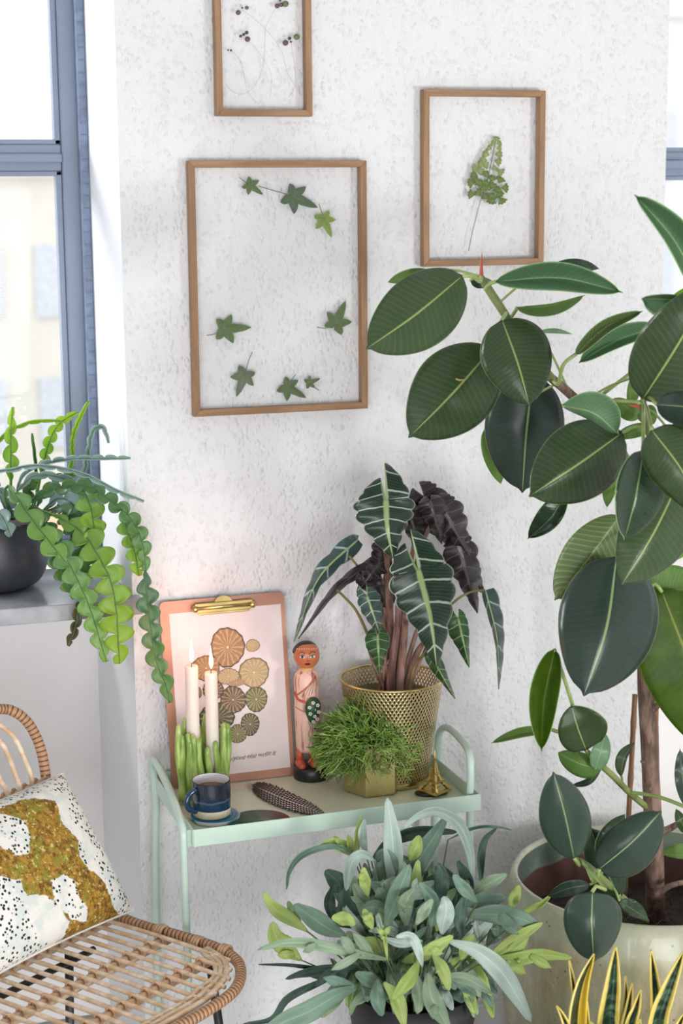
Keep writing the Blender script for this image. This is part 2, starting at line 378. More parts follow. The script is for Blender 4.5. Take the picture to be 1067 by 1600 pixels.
def ivy(cx, cy, r, ang, mi, asym, parent, Y):
    lobes = [(0, 1.42), (16, .78), (30, .50), (46, .72), (60, .92), (74, .62), (92, .42), (112, .62), (128, .70), (148, .45), (168, .34), (180, .16)]
    full = [(a, l) for a, l in lobes] + [(360-a, l*.9) for a, l in lobes[-2:0:-1]]
    pts = []
    n = len(full)
    for i in range(n):
        a0, l0 = full[i]; a1, l1 = full[(i+1) % n]
        if a1 <= a0: a1 += 360
        for k in range(4):
            t = k/4; tt = t if l1 > l0 else t
            e = 1.0
            L = l0+(l1-l0)*(t**e); A = a0+(a1-a0)*t
            A = math.radians(A*asym/abs(asym)+ang); pts.append((cx+r*L*math.cos(A), cy+r*L*math.sin(A)))
    m = MB(); c = P(cx, cy, Y-.0012); b = len(m.v); m.v.append(tuple(c))
    for x, y in pts: m.v.append(tuple(P(x, y, Y)))
    k = len(pts)
    for i in range(k): m.quad(b, b+1+i, b+1+(i+1) % k, uv=[(0, 0)]*3)
    o = m.build('pressed_leaf', PG[mi], parent, smooth=False, solid=.0006)
    v = MB()
    for a in (0, 58, -58, 122, -122):
        A = math.radians(a+ang); l = .8 if a == 0 else .55
        v.tube([P(cx, cy, Y-.0016), P(cx+r*l*math.cos(A), cy+r*l*math.sin(A), Y-.0006)], [.0006, .0002], 4)
    v.build('vein', pressed('pressed_vein', (.30, .36, .20)) if 'pv' not in M else M['pv'], o)
    return o
M['pv'] = pressed('pressed_vein', (.30, .36, .20))
for cx, cy, r, a, mi, asy in IV: ivy(cx, cy, r, a, mi, asy, F1, yb)
for p in ([(374, 277), (380, 282), (389, 289)], [(404, 291), (425, 297), (457, 306)], [(498, 318), (502, 330), (506, 341)], [(323, 524), (335, 522), (350, 513)], [(495, 511), (508, 513), (524, 508)], [(394, 550), (388, 565), (383, 586)], [(462, 585), (455, 594), (448, 604)], [(498, 610), (490, 604), (482, 598)]):
    thin('stem', p, yb, .0007, stemc, F1)
F2, yb2 = fr_frame('picture_frame', 'medium oak frame holding one pressed maidenhair fern sprig', (662, 139), (853, 142), (849.5, 412), (662, 418), .0122)
FP = [(575, 215, -80), (545, 265, 200), (595, 260, -30), (500, 320, 200), (595, 318, -10), (465, 392, 200), (590, 390, 0), (435, 460, 190), (580, 470, 10), (460, 500, 150), (400, 575, 160), (340, 560, 180), (460, 605, 130), (610, 590, 40), (325, 640, 190), (285, 730, 170), (375, 715, 120), (450, 712, 120), (515, 690, -70), (615, 708, -60), (525, 775, -60), (600, 800, 100), (665, 790, 0), (290, 868, 190), (370, 860, 230), (440, 805, 230), (485, 800, 250), (530, 870, 120), (600, 855, 60), (635, 928, 60), (425, 900, -40), (520, 930, 100), (410, 505, 190), (540, 560, -30), (350, 690, 200)]
for i, (x, y, a) in enumerate(FP):
    cx, cy = 700+x*.1313, 190+y*.1313; r = 7.5 if 4 < i < 33 else 5.5
    m = MB(); b = 0; bx, by = cx-r*.55*math.cos(math.radians(a)), cy-r*.55*math.sin(math.radians(a))
    m.v.append(tuple(P(bx, by, yb2-.001)))
    for k in range(11):
        A = math.radians(a-46+9.2*k); rr = r*(1.5+.13*math.sin(k*2.2)); m.v.append(tuple(P(bx+rr*math.cos(A), by+rr*math.sin(A), yb2)))
    for k in range(10): m.quad(0, k+1, k+2, uv=[(0, 0)]*3)
    m.build('pressed_leaf', pressed('fern_a', (.36, .46, .16), .25, .35) if 0 else (M.setdefault('fa', pressed('pressed_fern_pale', (.38, .46, .18))) if cy < 268 else M.setdefault('fb', pressed('pressed_fern', (.22, .32, .09)))), F2, solid=.0005)
thin('stem', [(732, 392), (738, 362), (745, 335), (751, 312), (762, 280), (770, 240), (775, 218)], yb2, .0007, stemc, F2, 24)
thin('stem', [(752, 310), (772, 295), (782, 270)], yb2, .0005, stemc, F2)
thin('stem', [(752, 308), (745, 296), (738, 280)], yb2, .0005, stemc, F2)
F3, yb3 = fr_frame('picture_frame', 'small oak frame of wiry pressed button flowers, cut off by photo top', (333, -96), (487, -94), (487, 181), (339.5, 182), .0122)
pur = pressed('pressed_button', (.23, .16, .17)); grn = pressed('pressed_button_green', (.24, .30, .17)); dk = pressed('pressed_bud', (.12, .12, .10))
for x, y, r, mt in ((385, 105, 21, pur), (457, 65, 16, pur), (418, 66, 8, dk), (709, 50, 20, pur), (743, 40, 19, pur), (778, 32, 27, grn), (733, 5, 9, dk), (455, 272, 15, dk), (430, 287, 13, dk), (405, 301, 12, dk), (462, 326, 23, pur), (871, 308, 25, grn), (812, 320, 14, dk), (824, 348, 9, dk), (778, 357, 24, pur), (300, 418, 7, dk), (324, 420, 9, dk)):
    cx, cy, r = 300+x*.1875, y*.1875, r*.1875
    m = MB(); m.poly([P(cx+r*(1+.07*math.sin(k*3.1))*math.cos(k*PI/8), cy+r*(1+.07*math.sin(k*3.1))*math.sin(k*PI/8), yb3) for k in range(16)]); m.build('pressed_flower', mt, F3, solid=.0009)
for p in ([(385, 105), (430, 90), (600, 230), (740, 410), (790, 590), (860, 720), (940, 820)], [(709, 50), (640, 170), (610, 260), (600, 480), (570, 620), (500, 740), (420, 785), (340, 765), (280, 700)], [(462, 326), (560, 440), (640, 570), (665, 660), (650, 810)], [(824, 348), (845, 480), (862, 600), (850, 735), (805, 810)], [(324, 420), (400, 500), (440, 660), (470, 780), (560, 870)], [(778, 357), (812, 330), (871, 308)], [(405, 301), (430, 287), (455, 272)]):
    thin('stem', [(300+x*.1875, y*.1875) for x, y in p], yb3, .00022, M.setdefault('wire', pressed('pressed_wire_stem', (.42, .42, .40))), F3, 30)
# ------------------------------------------------------------------ mint console table
def table():
    t = thing('tray_table', 'mint green metal tray table with looped tube handles against the wall', 'table', (.94, -.18, 0))
    x0, x1, y0, y1 = .668, 1.220, -.347, -.020
    m = MB(); m.box(((x0+x1)/2, (y0+y1)/2, TZ-.003), (x1-x0-.004, y1-y0-.004, .006)); 
    tt = NT('tray_enamel'); tt.set(tt.mix(tt.noise(tt.obj(), 6, 3), C('cbdac2'), C('dedfc8')), .16, spec=.6)
    m.build('tray_bottom', tt.m, t, smooth=False)
    zb = LIP-.032
    for c, d in (((x0+x1)/2, y0), (x1-x0, .003)), (((x0+x1)/2, y1), (x1-x0, .003)):
        boxobj('tray_rim', (c[0], c[1], (zb+LIP)/2), (d[0], d[1], LIP-zb), M['mint'], t, bevel=.001)
    for x in (x0, x1): boxobj('tray_rim', (x, (y0+y1)/2, (zb+LIP)/2), (.003, y1-y0, LIP-zb), M['mint'], t, bevel=.001)
    Yf, Yb = -.330, -.045
    def frame(front_x, back_x, pts):
        fb = P(front_x[0], front_x[1], Yf); bb = P(back_x[0], back_x[1], Yb)
        path = [(fb.x, Yf, .0), (fb.x, Yf, .3)] + [tuple(P(x, y, Yf+(Yb-Yf)*k)) for x, y, k in pts] + [(bb.x, Yb, .3), (bb.x, Yb, 0)]
        m = MB(); m.tube(catmull3(path, 90), .0072, 12); m.build('leg_frame', M['mint'], t)
    frame((291, 1400), (243, 1400), [(287, 1330, 0), (284, 1293, .03), (272, 1252, .3), (256, 1215, .65), (243, 1190, .88), (238, 1189, .97), (241, 1215, 1), (244, 1260, 1), (243, 1330, 1)])
    frame((736, 1330), (677, 1320), [(734, 1265, 0), (735, 1215, 0), (734, 1180, .03), (722, 1158, .3), (704, 1140, .7), (693, 1137, .86), (685, 1150, .97), (683, 1185, 1), (679, 1250, 1)])
    # little gusset plates joining tray and legs
    for x, y, Y in ((288, 1300, Yf), (240, 1245, Yb)):
        p = P(x, y, Y); boxobj('bracket', ((p.x+x0)/2, Y, zb+.012), (abs(x0-p.x)+.004, .004, .03), M['mint'], t)
    for x, y, Y in ((735, 1255, Yf), (680, 1220, Yb)):
        p = P(x, y, Y); boxobj('bracket', (x1-.004, Y, zb+.012), (.022, .004, .03), M['mint'], t)
def catmull3(path, n):
    q = [tuple(2*a-b for a, b in zip(path[0], path[1]))] + [tuple(p) for p in path] + [tuple(2*a-b for a, b in zip(path[-1], path[-2]))]
    fine = []
    for i in range(len(path)-1):
        p0, p1, p2, p3 = q[i:i+4]
        for k in range(10):
            t = k/10; fine.append(tuple(.5*((2*b)+(-a+c)*t+(2*a-5*b+4*c-d)*t*t+(-a+3*b-3*c+d)*t**3) for a, b, c, d in zip(p0, p1, p2, p3)))
    fine.append(tuple(path[-1])); acc = [0]
    for a, b in zip(fine, fine[1:]): acc.append(acc[-1]+math.dist(a, b)+1e-7)
    out = []; j = 0
    for i in range(n):
        s = acc[-1]*i/(n-1)
        while j < len(acc)-2 and acc[j+1] < s: j += 1
        t = min(max((s-acc[j])/(acc[j+1]-acc[j]), 0), 1); out.append(tuple(a+(b-a)*t for a, b in zip(fine[j], fine[j+1])))
    return out
table()
# ------------------------------------------------------------------ clipboard with print
def clipboard():
    ybot, ytop = -.055, -.014
    A = [P(248, 941, ytop), P(443, 924, ytop), P(460, 1208, ybot), P(269, 1233, ybot)]
    A[2].z = A[3].z = TZ+.001
    t = thing('clipboard', 'copper coloured clipboard holding a leaf print, leaning on the wall', 'clipboard', A[3])
    def Q(u, v, d=0):   # u right, v down
        p = A[0]*(1-u)*(1-v) + A[1]*u*(1-v) + A[2]*u*v + A[3]*(1-u)*v
        n = (A[1]-A[0]).cross(A[3]-A[0]).normalized()
        if n.y > 0: n = -n
        return p + n*d
    W = (A[1]-A[0]).length; Hh = (A[3]-A[0]).length
    def slab(pts, d0, d1, name, mat, parent, **k):
        m = MB(); n = len(pts)
        for d in (d0, d1): m.v += [tuple(Q(u, v, d)) for u, v in pts]
        m.quad(*range(n, 2*n)); m.quad(*range(n-1, -1, -1))
        for i in range(n): m.quad(i, (i+1) % n, n+(i+1) % n, n+i)
        return m.build(name, mat, parent, smooth=False, **k)
    def rrect(u0, v0, u1, v1, r):
        out = []
        for (cx, cy, a0) in ((u1-r, v0+r*W/Hh, -90), (u1-r, v1-r*W/Hh, 0), (u0+r, v1-r*W/Hh, 90), (u0+r, v0+r*W/Hh, 180)):
            for k in range(6):
                a = math.radians(a0+18*k); out.append((cx+r*math.cos(a), cy+r*W/Hh*math.sin(a)))
        return out
    slab(rrect(0, 0, 1, 1, .045), 0, .003, 'board', simple('copper_board', C('b98a74'), .36, .35, var=.08, scale=8), t)
    page = slab([(.07, .065), (.965, .065), (.965, .955), (.07, .955)], .0032, .0038, 'print', simple('print_paper', (.80, .72, .71), .6, var=.02), t)
    # pixel -> (u,v) on the board by a small solve
    def px2uv(x, y):
        u, v = .5, .5
        for _ in range(12):
            def pr(a, b):
                q = Q(a, b)-CAM; k = FPX/q.dot(FW); return 533.5+q.dot(RT)*k, 800-q.dot(UP)*k
            x0, y0 = pr(u, v); x1, y1 = pr(u+.01, v); x2, y2 = pr(u, v+.01)
            a, b, c, d = (x1-x0)/.01, (x2-x0)/.01, (y1-y0)/.01, (y2-y0)/.01; D = a*d-b*c
            u += ((x-x0)*d-(y-y0)*b)/D; v += ((y-y0)*a-(x-x0)*c)/D
        return u, v
    def lily(name, c1, c2):
        n = NT(name); uu, vv = n.uv(); a = n.math('MULTIPLY', uu, 2*PI)
        st = n.math('POWER', n.math('ABSOLUTE', n.math('SINE', n.math('ADD', n.math('MULTIPLY', a, 8), n.math('MULTIPLY', n.noise(n.obj(), 90, 2), 3)))), 10)
        c = n.mix(n.noise(n.obj(), 110, 4, .7), c1, c2); c = n.mix(n.math('MULTIPLY', st, .55), c, (.75, .62, .42)); c = n.mix(n.ramp(vv, .86, 1), c, tuple(x*.25 for x in c1))
        c = n.mix(n.ramp(vv, .09, .03), c, (.8, .72, .5)); n.set(c, .6); return n.m
    br = lily('print_leaf_brown', C('8d6b45'), C('c09a68')); tn = lily('print_leaf_tan', C('a98a5c'), C('cdb78a')); ol = lily('print_leaf_olive', C('5a5534'), C('8f8a58')); gn = lily('print_leaf_dark', C('4a4a30'), C('6b6a48')); bb = lily('print_leaf_umber', C('5a4635'), C('8a7152'))
    for cx, cy, rx, ry, mt in ((459, 408, 97, 118, br), (603, 398, 41, 37, tn), (335, 528, 80, 76, br), (463, 575, 66, 48, tn), (611, 553, 87, 90, tn), (375, 655, 60, 60, bb), (490, 710, 75, 82, bb), (623, 706, 65, 75, ol), (395, 810, 104, 84, gn), (588, 850, 54, 68, gn), (517, 905, 52, 56, ol), (297, 668, 13, 32, bb), (510, 610, 60, 22, br)):
        cu, cv = px2uv(230+cx*.2718, 900+cy*.2718); ru, rv = rx*.2718/S(A[0])/W/.95, ry*.2718/S(A[0])/Hh
        m = MB(); m.v.append(tuple(Q(cu, cv, .0046))); n = 48; k0 = R.random()*6
        for k in range(n):
            a = 2*PI*k/n; r = 1+.025*math.sin(13*a+k0)+.03*math.sin(3*a+k0); m.v.append(tuple(Q(cu+ru*r*math.cos(a), cv+rv*r*math.sin(a), .0044)))
        for k in range(n): m.quad(0, k+1, (k+1) % n+1, uv=[(k/n, 0), (k/n, 1), ((k+1)/n, 1)])
        m.build('printed_leaf', mt, page)
    # handwriting
    fc = bpy.data.curves.new('handwriting', 'FONT'); fc.body = "don't let anyone else write it"; fc.size = 1; fc.shear = .45; fc.space_character = .9
    fo = bpy.data.objects.new('handwriting', fc); col.objects.link(fo); bpy.context.view_layer.update()
    dg = bpy.context.evaluated_depsgraph_get(); me = bpy.data.meshes.new_from_object(fo.evaluated_get(dg)); bpy.data.objects.remove(fo)
    xs = [v.co.x for v in me.vertices]; wd = max(xs)
    u1, v1 = px2uv(431, 1178); u0, v0 = px2uv(320, 1194)
    for v in me.vertices:
        f = v.co.x/wd; yy = v.co.y/wd*(u1-u0)*W/Hh
        p = Q(u0+(u1-u0)*f, v0+(v1-v0)*f-yy*.95+.0025*math.sin(f*40), .0042)-A[3]; v.co = p
    me.materials.append(simple('ink', (.12, .11, .12), .6)); o = bpy.data.objects.new('handwriting', me); col.objects.link(o); o.parent = page
    # clip
    def bar(u0, v0, u1, v1, d0, d1, nm, bev=.001):
        return slab([(u0, v0), (u1, v0), (u1, v1), (u0, v1)], d0, d1, nm, M['gold'], t, bevel=bev)
    bar(.285, .030, .715, .075, .004, .011, 'clip_jaw'); bar(.270, .022, .730, .040, .009, .015, 'clip_plate'); bar(.30, .072, .70, .086, .004, .009, 'clip_lip')
    m = MB(); m.tube([Q(.26, .047, .012), Q(.74, .047, .012)], .0046, 12); m.build('clip_spring_tube', M['gold'], t)
    for u in (.27, .73):
        m = MB(); q = Q(u, .05, .012); m.lathe([(0, -.007), (.005, -.006), (.0068, 0), (.005, .006), (0, .007)], q, 14); m.build('clip_knob', M['gold'], t)
    m = MB(); rows = []
    for d in (.006, .010):
        rows.append([Q(.5+.075*math.cos(a), .036-.045*math.sin(a), d) for a in [PI*k/14 for k in range(15)]])
    m.grid(rows); ctr = Q(.5, .038, .008)
    m.poly(rows[1]); m.build('clip_thumb_tab', M['gold'], t)
clipboard()
# ------------------------------------------------------------------ candles and stalk holder
flame_pts = []
def candles():
    hc = PZ(318, 1250, TZ)
    t = thing('candle_holder', 'ceramic candle holder of green asparagus stalks on the tray', 'candle holder', hc)
    g = NT('asparagus_glaze'); v = g.obj((1, 1, .25)); c = g.mix(g.ramp(g.noise(v, 90, 3), .35, .7), C('76963c'), C('b4cb74')); g.set(c, .3, coat=.3); 
    t2 = g.m
    base = MB(); base.lathe([(0, 0), (.038, 0), (.040, .006), (.037, .01), (0, .01)], (hc.x, hc.y, TZ+.0005), 30); base.build('base', t2, t)
    tops = [(278, 1135), (287, 1125), (293, 1148), (302, 1150), (313, 1138), (322, 1118), (333, 1142), (344, 1140), (349, 1132), (356, 1133), (338, 1160), (325, 1170), (311, 1155), (296, 1158), (283, 1152), (350, 1155)]
    for i, (tx, ty) in enumerate(tops):
        a = 2*PI*i/len(tops)+.3; front = 1 if i >= 10 or i in (0, 2, 3, 9, 8) else 0
        bx = 282+(tx-276)*.86; Y = hc.y + (-.027 if front else .027)*(1-abs((tx-318)/60)) ; 
        b = P(bx, 1250 if front else 1230, Y); b.z = TZ+.006; b.x = hc.x+(tx-318)/S(hc)*.92; tp = P(tx, ty, Y)
        pts = [b.lerp(tp, k/9)+Vector((.002*math.sin(k*.8+i), 0, 0)) for k in range(10)]
        m = MB(); m.tube(pts+[tp+Vector((0, 0, .003))], [.0062, .0064, .0066, .0066, .0067, .0065, .0064, .0062, .006, .0052, .0022], 8); m.build('stalk', t2, t)
    tall = None
    for k, (x, ytop, r, lab) in enumerate(((299, 1040, 10.5, 'left lit pale candle, the taller and thicker of the two'), (329.5, 1050, 10.2, 'right lit pale candle, the slightly shorter of the two'))):
        Y = hc.y + (.004 if k == 0 else -.004); top = P(x, ytop, Y); rr = r/S(top)
        c = thing('candle', lab, 'candle', (top.x, Y, TZ+.012))
        m = MB(); H = top.z-TZ-.012
        m.lathe([(0, 0), (rr, 0), (rr, H*.5), (rr*.98, H-.004), (rr*.9, H), (rr*.5, H-.002), (0, H-.003)], (top.x, Y, TZ+.012), 28); m.build('wax', M['wax'], c)
        m = MB(); m.tube([(top.x, Y, top.z-.003), (top.x+.001, Y, top.z+.008)], .0008, 6); m.build('wick', M['black'], c)
        fl = NT('flame'); uu, vv = fl.uv(); fl.set((0, 0, 0), 1, emit=fl.mix(vv, (1, .62, .30), (1, .85, .62)), estr=5.0)
        m = MB(); m.lathe([(0.0002, 0), (.0032, .007), (.0043, .013), (.0036, .022), (.0018, .032), (.0006, .040), (.0001, .046)], (top.x+.0008, Y, top.z+.005), 14); m.build('flame', fl.m, c)
        flame_pts.append(Vector((top.x, Y, top.z+.03)))
candles()
for i, p in enumerate(flame_pts):
    light('candle_glow', 'POINT', p+Vector((0, -.012, .02)), (0, 0, 0), .34, (1, .32, .20), shadow_soft_size=.05)
# ------------------------------------------------------------------ mug, coasters, feather
def mug():
    b = PZ(331, 1273, TZ+.008); s = S(b)
    co = MB(); n = 48; c0 = (b.x+.006, b.y+.002)
    rows = []
    for r, z in ((0, 0), (.98, 0), (1, .003), (.99, .006), (.9, .007), (0, .007)):
        rows.append([(c0[0]+r*.0475*(1+.04*math.sin(3*a+1)+.025*math.sin(7*a))*math.cos(a), c0[1]+r*.047*(1+.04*math.sin(3*a+1))*math.sin(a), TZ+.0005+z) for a in [2*PI*k/n for k in range(n)]])
    co.grid(rows, closed=True)
    at = NT('agate'); v = at.obj(); dd = at.N('ShaderNodeVectorMath', operation='LENGTH'); at.L(v, dd.inputs[0])
    ring = at.math('SINE', at.math('ADD', at.math('MULTIPLY', dd.outputs['Value'], 900), at.math('MULTIPLY', at.noise(v, 40, 3), 9)))
    c = at.mix(at.ramp(ring, -1, 1), (.015, .12, .25), (.03, .28, .48)); c = at.mix(at.ramp(dd.outputs['Value'], .0445, .047), c, (.75, .75, .72)); at.set(c, .25, coat=.2)
    o = co.build('coaster', at.m); 
    for vv in o.data.vertices: vv.co -= Vector((c0[0], c0[1], TZ))
    o.location = (c0[0], c0[1], TZ); tag(o, 'blue agate slice coaster with pale edge under the mug', 'coaster')
    z0 = TZ+.008
    t = thing('mug', 'dark blue glazed mug of tea with a bare cream foot', 'mug', (b.x, b.y, z0)); R_ = 30/s; H = .068
    m = MB(); m.lathe([(0, .001), (R_*.93, .001), (R_*.99, .004), (R_*.995, .017)], (b.x, b.y, z0), 48); m.build('foot', simple('bare_clay', C('d6ccae'), .7, var=.06, bump=.1), t)
    bl = NT('blue_glaze'); v = bl.obj(); band = bl.noise(bl.obj((1, 1, .3)), 50, 3); u, vv = bl.uv()
    c = bl.mix(bl.ramp(vv, .25, .45), (.010, .035, .085), (.012, .020, .038)); c = bl.mix(bl.math('MULTIPLY', bl.ramp(bl.math('ABSOLUTE', bl.math('SUBTRACT', vv, bl.math('ADD', .33, bl.math('MULTIPLY', band, .12)))), .05, 0), .6), c, (.09, .14, .26)); bl.set(c, .18, coat=.6)
    m = MB(); m.lathe([(R_, .0165), (R_*1.005, .03), (R_, .05), (R_*.995, H-.001)], (b.x, b.y, z0), 48); m.build('body', bl.m, t)
    m = MB(); m.lathe([(R_*.995, H-.0012), (R_*.985, H+.001), (R_*.95, H+.0008)], (b.x, b.y, z0), 48); m.build('rim', M['black_matt'], t)
    m = MB(); m.lathe([(R_*.95, H+.0008), (R_*.93, H-.006), (R_*.92, .02), (0, .012)], (b.x, b.y, z0), 48); m.build('inside', simple('white_glaze', (.78, .78, .78), .2, var=.02), t)
    m = MB(); m.lathe([(0, .052), (R_*.925, .052)], (b.x, b.y, z0), 40); m.build('tea', NT('tea').set((.16, .055, .03), .05, spec=.6).m, t)
    d = Vector((-.93, -.36, 0)); pts = []
    for k in range(17):
        a = -PI*.53+PI*1.06*k/16
        pts.append(Vector((b.x, b.y, z0+.036)) + d*(R_*.96+.021*max(0, math.cos(a)) if abs(a) < PI/2 else R_*.95) + Vector((0, 0, .020*math.sin(a))))
    m = MB(); m.tube(pts, [.0055]*17, 12); m.build('handle', bl.m, t)
mug()
def disc():
    c = PZ(410, 1291, TZ); o = MB(); r = .058
    o.lathe([(0, 0), (r, 0), (r, .003), (0, .003)], (0, 0, 0), 48)
    t = NT('green_disc'); s = t.N('ShaderNodeSeparateXYZ'); t.L(t.obj(), s.inputs[0])
    q = t.math('GREATER_THAN', s.outputs[0], .004); cc = t.mix(q, (.02, .11, .07), (.13, .16, .14))
    e = t.math('GREATER_THAN', s.outputs[0], .032); cc = t.mix(e, cc, (.24, .10, .10)); t.set(cc, .3, spec=.3)
    ob = o.build('plate', t.m); ob.location = (c.x, c.y+.0, TZ+.0005); tag(ob, 'flat dark green and grey round plate behind the front rim of the tray', 'plate')
    # keep inside the tray rim
    ob.location.y = max(ob.location.y, -.347+.0605)
disc()
def feather():
    t = thing('feather', 'spotted dark brown guinea fowl feather lying on the tray', 'feather', PZ(450, 1250, TZ))
    f = NT('spotted_barbs'); u, vv = f.uv(); d = f.math('MULTIPLY', f.math('ABSOLUTE', f.math('SUBTRACT', u, .5)), 2)
    st = f.math('SINE', f.math('MULTIPLY', f.math('SUBTRACT', vv, f.math('MULTIPLY', d, .16)), 165)); sp = f.math('SINE', f.math('MULTIPLY', d, 26))
    msk = f.ramp(f.math('ADD', f.math('MULTIPLY', st, .6), f.math('MULTIPLY', sp, .45)), .35, .6); c = f.mix(f.math('MULTIPLY', msk, f.ramp(vv, .05, .35)), (.028, .016, .014), (.85, .82, .78)); f.set(c, .75)
    m = MB(); path = catmull([(392, 1226), (410, 1234), (450, 1251), (485, 1264), (505, 1273)], 60); rows = []; uvs = []
    for i, (x, y) in enumerate(path):
        tt = i/59; dx, dy = (path[min(i+1, 59)][0]-path[max(i-1, 0)][0]), (path[min(i+1, 59)][1]-path[max(i-1, 0)][1]); L = math.hypot(dx, dy); nx, ny = dy/L, -dx/L
        wv = 15*(math.sin(PI*min(1, tt**.62*.98+.02)))**.55; wv *= (1+.10*math.sin(i*2.6)+.06*math.sin(i*1.3)); row = []; uvr = []
        for j in range(-6, 7):
            s_ = j/6; xx = x+nx*wv*s_*(1 if s_ > 0 else .95)+dx/L*abs(s_)*5; yy = y+ny*wv*s_*.9+dy/L*abs(s_)*5
            row.append(PZ(xx, yy, TZ+.004+.007*(1-abs(s_))*math.sin(PI*tt))); uvr.append((s_/2+.5, tt))
        rows.append(row); uvs.append(uvr)
    m.grid(rows, uvs); m.build('vane', f.m, t, solid=.0006)
    m = MB(); m.tube([PZ(x, y, TZ+.003+.0085*math.sin(PI*i/59)) for i, (x, y) in enumerate(path)], [.001-.0008*i/59 for i in range(60)], 5); m.build('shaft', simple('quill', (.5, .42, .36), .5), t)
    m = MB()
    for k in range(60):
        a = R.uniform(0, 2*PI); p = PZ(392+R.uniform(-2, 8), 1227+R.uniform(-3, 4), TZ+.004); q = p+Vector((-abs(R.gauss(.006, .005)), R.gauss(0, .008), R.uniform(-.001, .006))); m.tube([p, q], .0002, 3, False)
    o = m.build('down', simple('down_fluff', (.62, .56, .53), .9), t); o['kind'] = 'stuff'
feather()
# ------------------------------------------------------------------ tower figurine
def tower():
    c = PZ(679, 1240, TZ); sc_ = 1/S(c)
    o = MB(); cc = PZ(671, 1240, TZ); o.lathe([(0, 0), (.031, 0), (.034, .003), (.031, .005), (0, .005)], (0, 0, 0), 36); ob = o.build('trinket_dish', simple('bronze_disc', (.07, .05, .035), .35, .7, var=.3), smooth=True); ob.location = (cc.x+.004, cc.y, TZ+.0005); ob.scale = (1.0, .62, 1); tag(ob, 'small dark bronze oval dish beneath the brass tower', 'dish')
    z0 = TZ+.0058; H = 66*sc_*.96; hw = 23*sc_*.75
    t = thing('tower_figurine', 'small brass lattice tower souvenir on the right of the tray', 'figurine', (c.x, c.y, z0))
    rot = Matrix.Rotation(math.radians(28), 3, 'Z'); O = Vector((c.x, c.y, z0)); B = M['gold']
    m = MB(); m.box(O+Vector((0, 0, .0025)), (hw*2.2, hw*2.2, .005), rot); m.build('base', B, t, smooth=False, bevel=.0008)
    def rad(h): return hw*(.93*math.exp(-h*3.6)+.03)
    for sx in (-1, 1):
        for sy in (-1, 1):
            m = MB(); pts = [O+rot @ Vector((sx*rad(h/12*.9), sy*rad(h/12*.9), .005+(H-.005)*h/12*.75)) for h in range(13)]
            m.tube(pts, [.0042-.0027*h/12 for h in range(13)], 4); m.build('leg', B, t, smooth=False)
    for h, e in ((.20, 1.35), (.40, 1.35)):
        r = rad(h*1.2)*e; m = MB(); m.box(O+Vector((0, 0, .005+H*h)), (2*r+.003, 2*r+.003, .0035), rot); m.build('platform', B, t, smooth=False, bevel=.0004)
    m = MB()
    for a in range(4):
        rr = Matrix.Rotation(math.radians(28+90*a), 3, 'Z')
        m.tube([O+rr @ Vector((hw*.78*math.cos(PI*k/10), -hw*.80+.0008*k*0, .006+H*.13*math.sin(PI*k/10))) for k in range(11)], .0011, 4)
        for k in range(9):   # lattice braces
            h0 = .22+.06*k; r0, r1 = rad(h0*1.2), rad((h0+.06)*1.2); s_ = 1 if k % 2 else -1
            m.tube([O+rr @ Vector((-s_*r0, -r0, .005+H*h0)), O+rr @ Vector((s_*r1, -r1, .005+H*(h0+.06)))], .0007, 4, False)
    m.build('lattice', B, t)
    m = MB(); m.tube([O+Vector((0, 0, H*.66)), O+Vector((0, 0, H*.86)), O+Vector((0, 0, H*1.0)), O+Vector((0, 0, H*1.1))], [.0028, .0022, .0017, .0003], 6); m.build('spire', B, t)
tower()
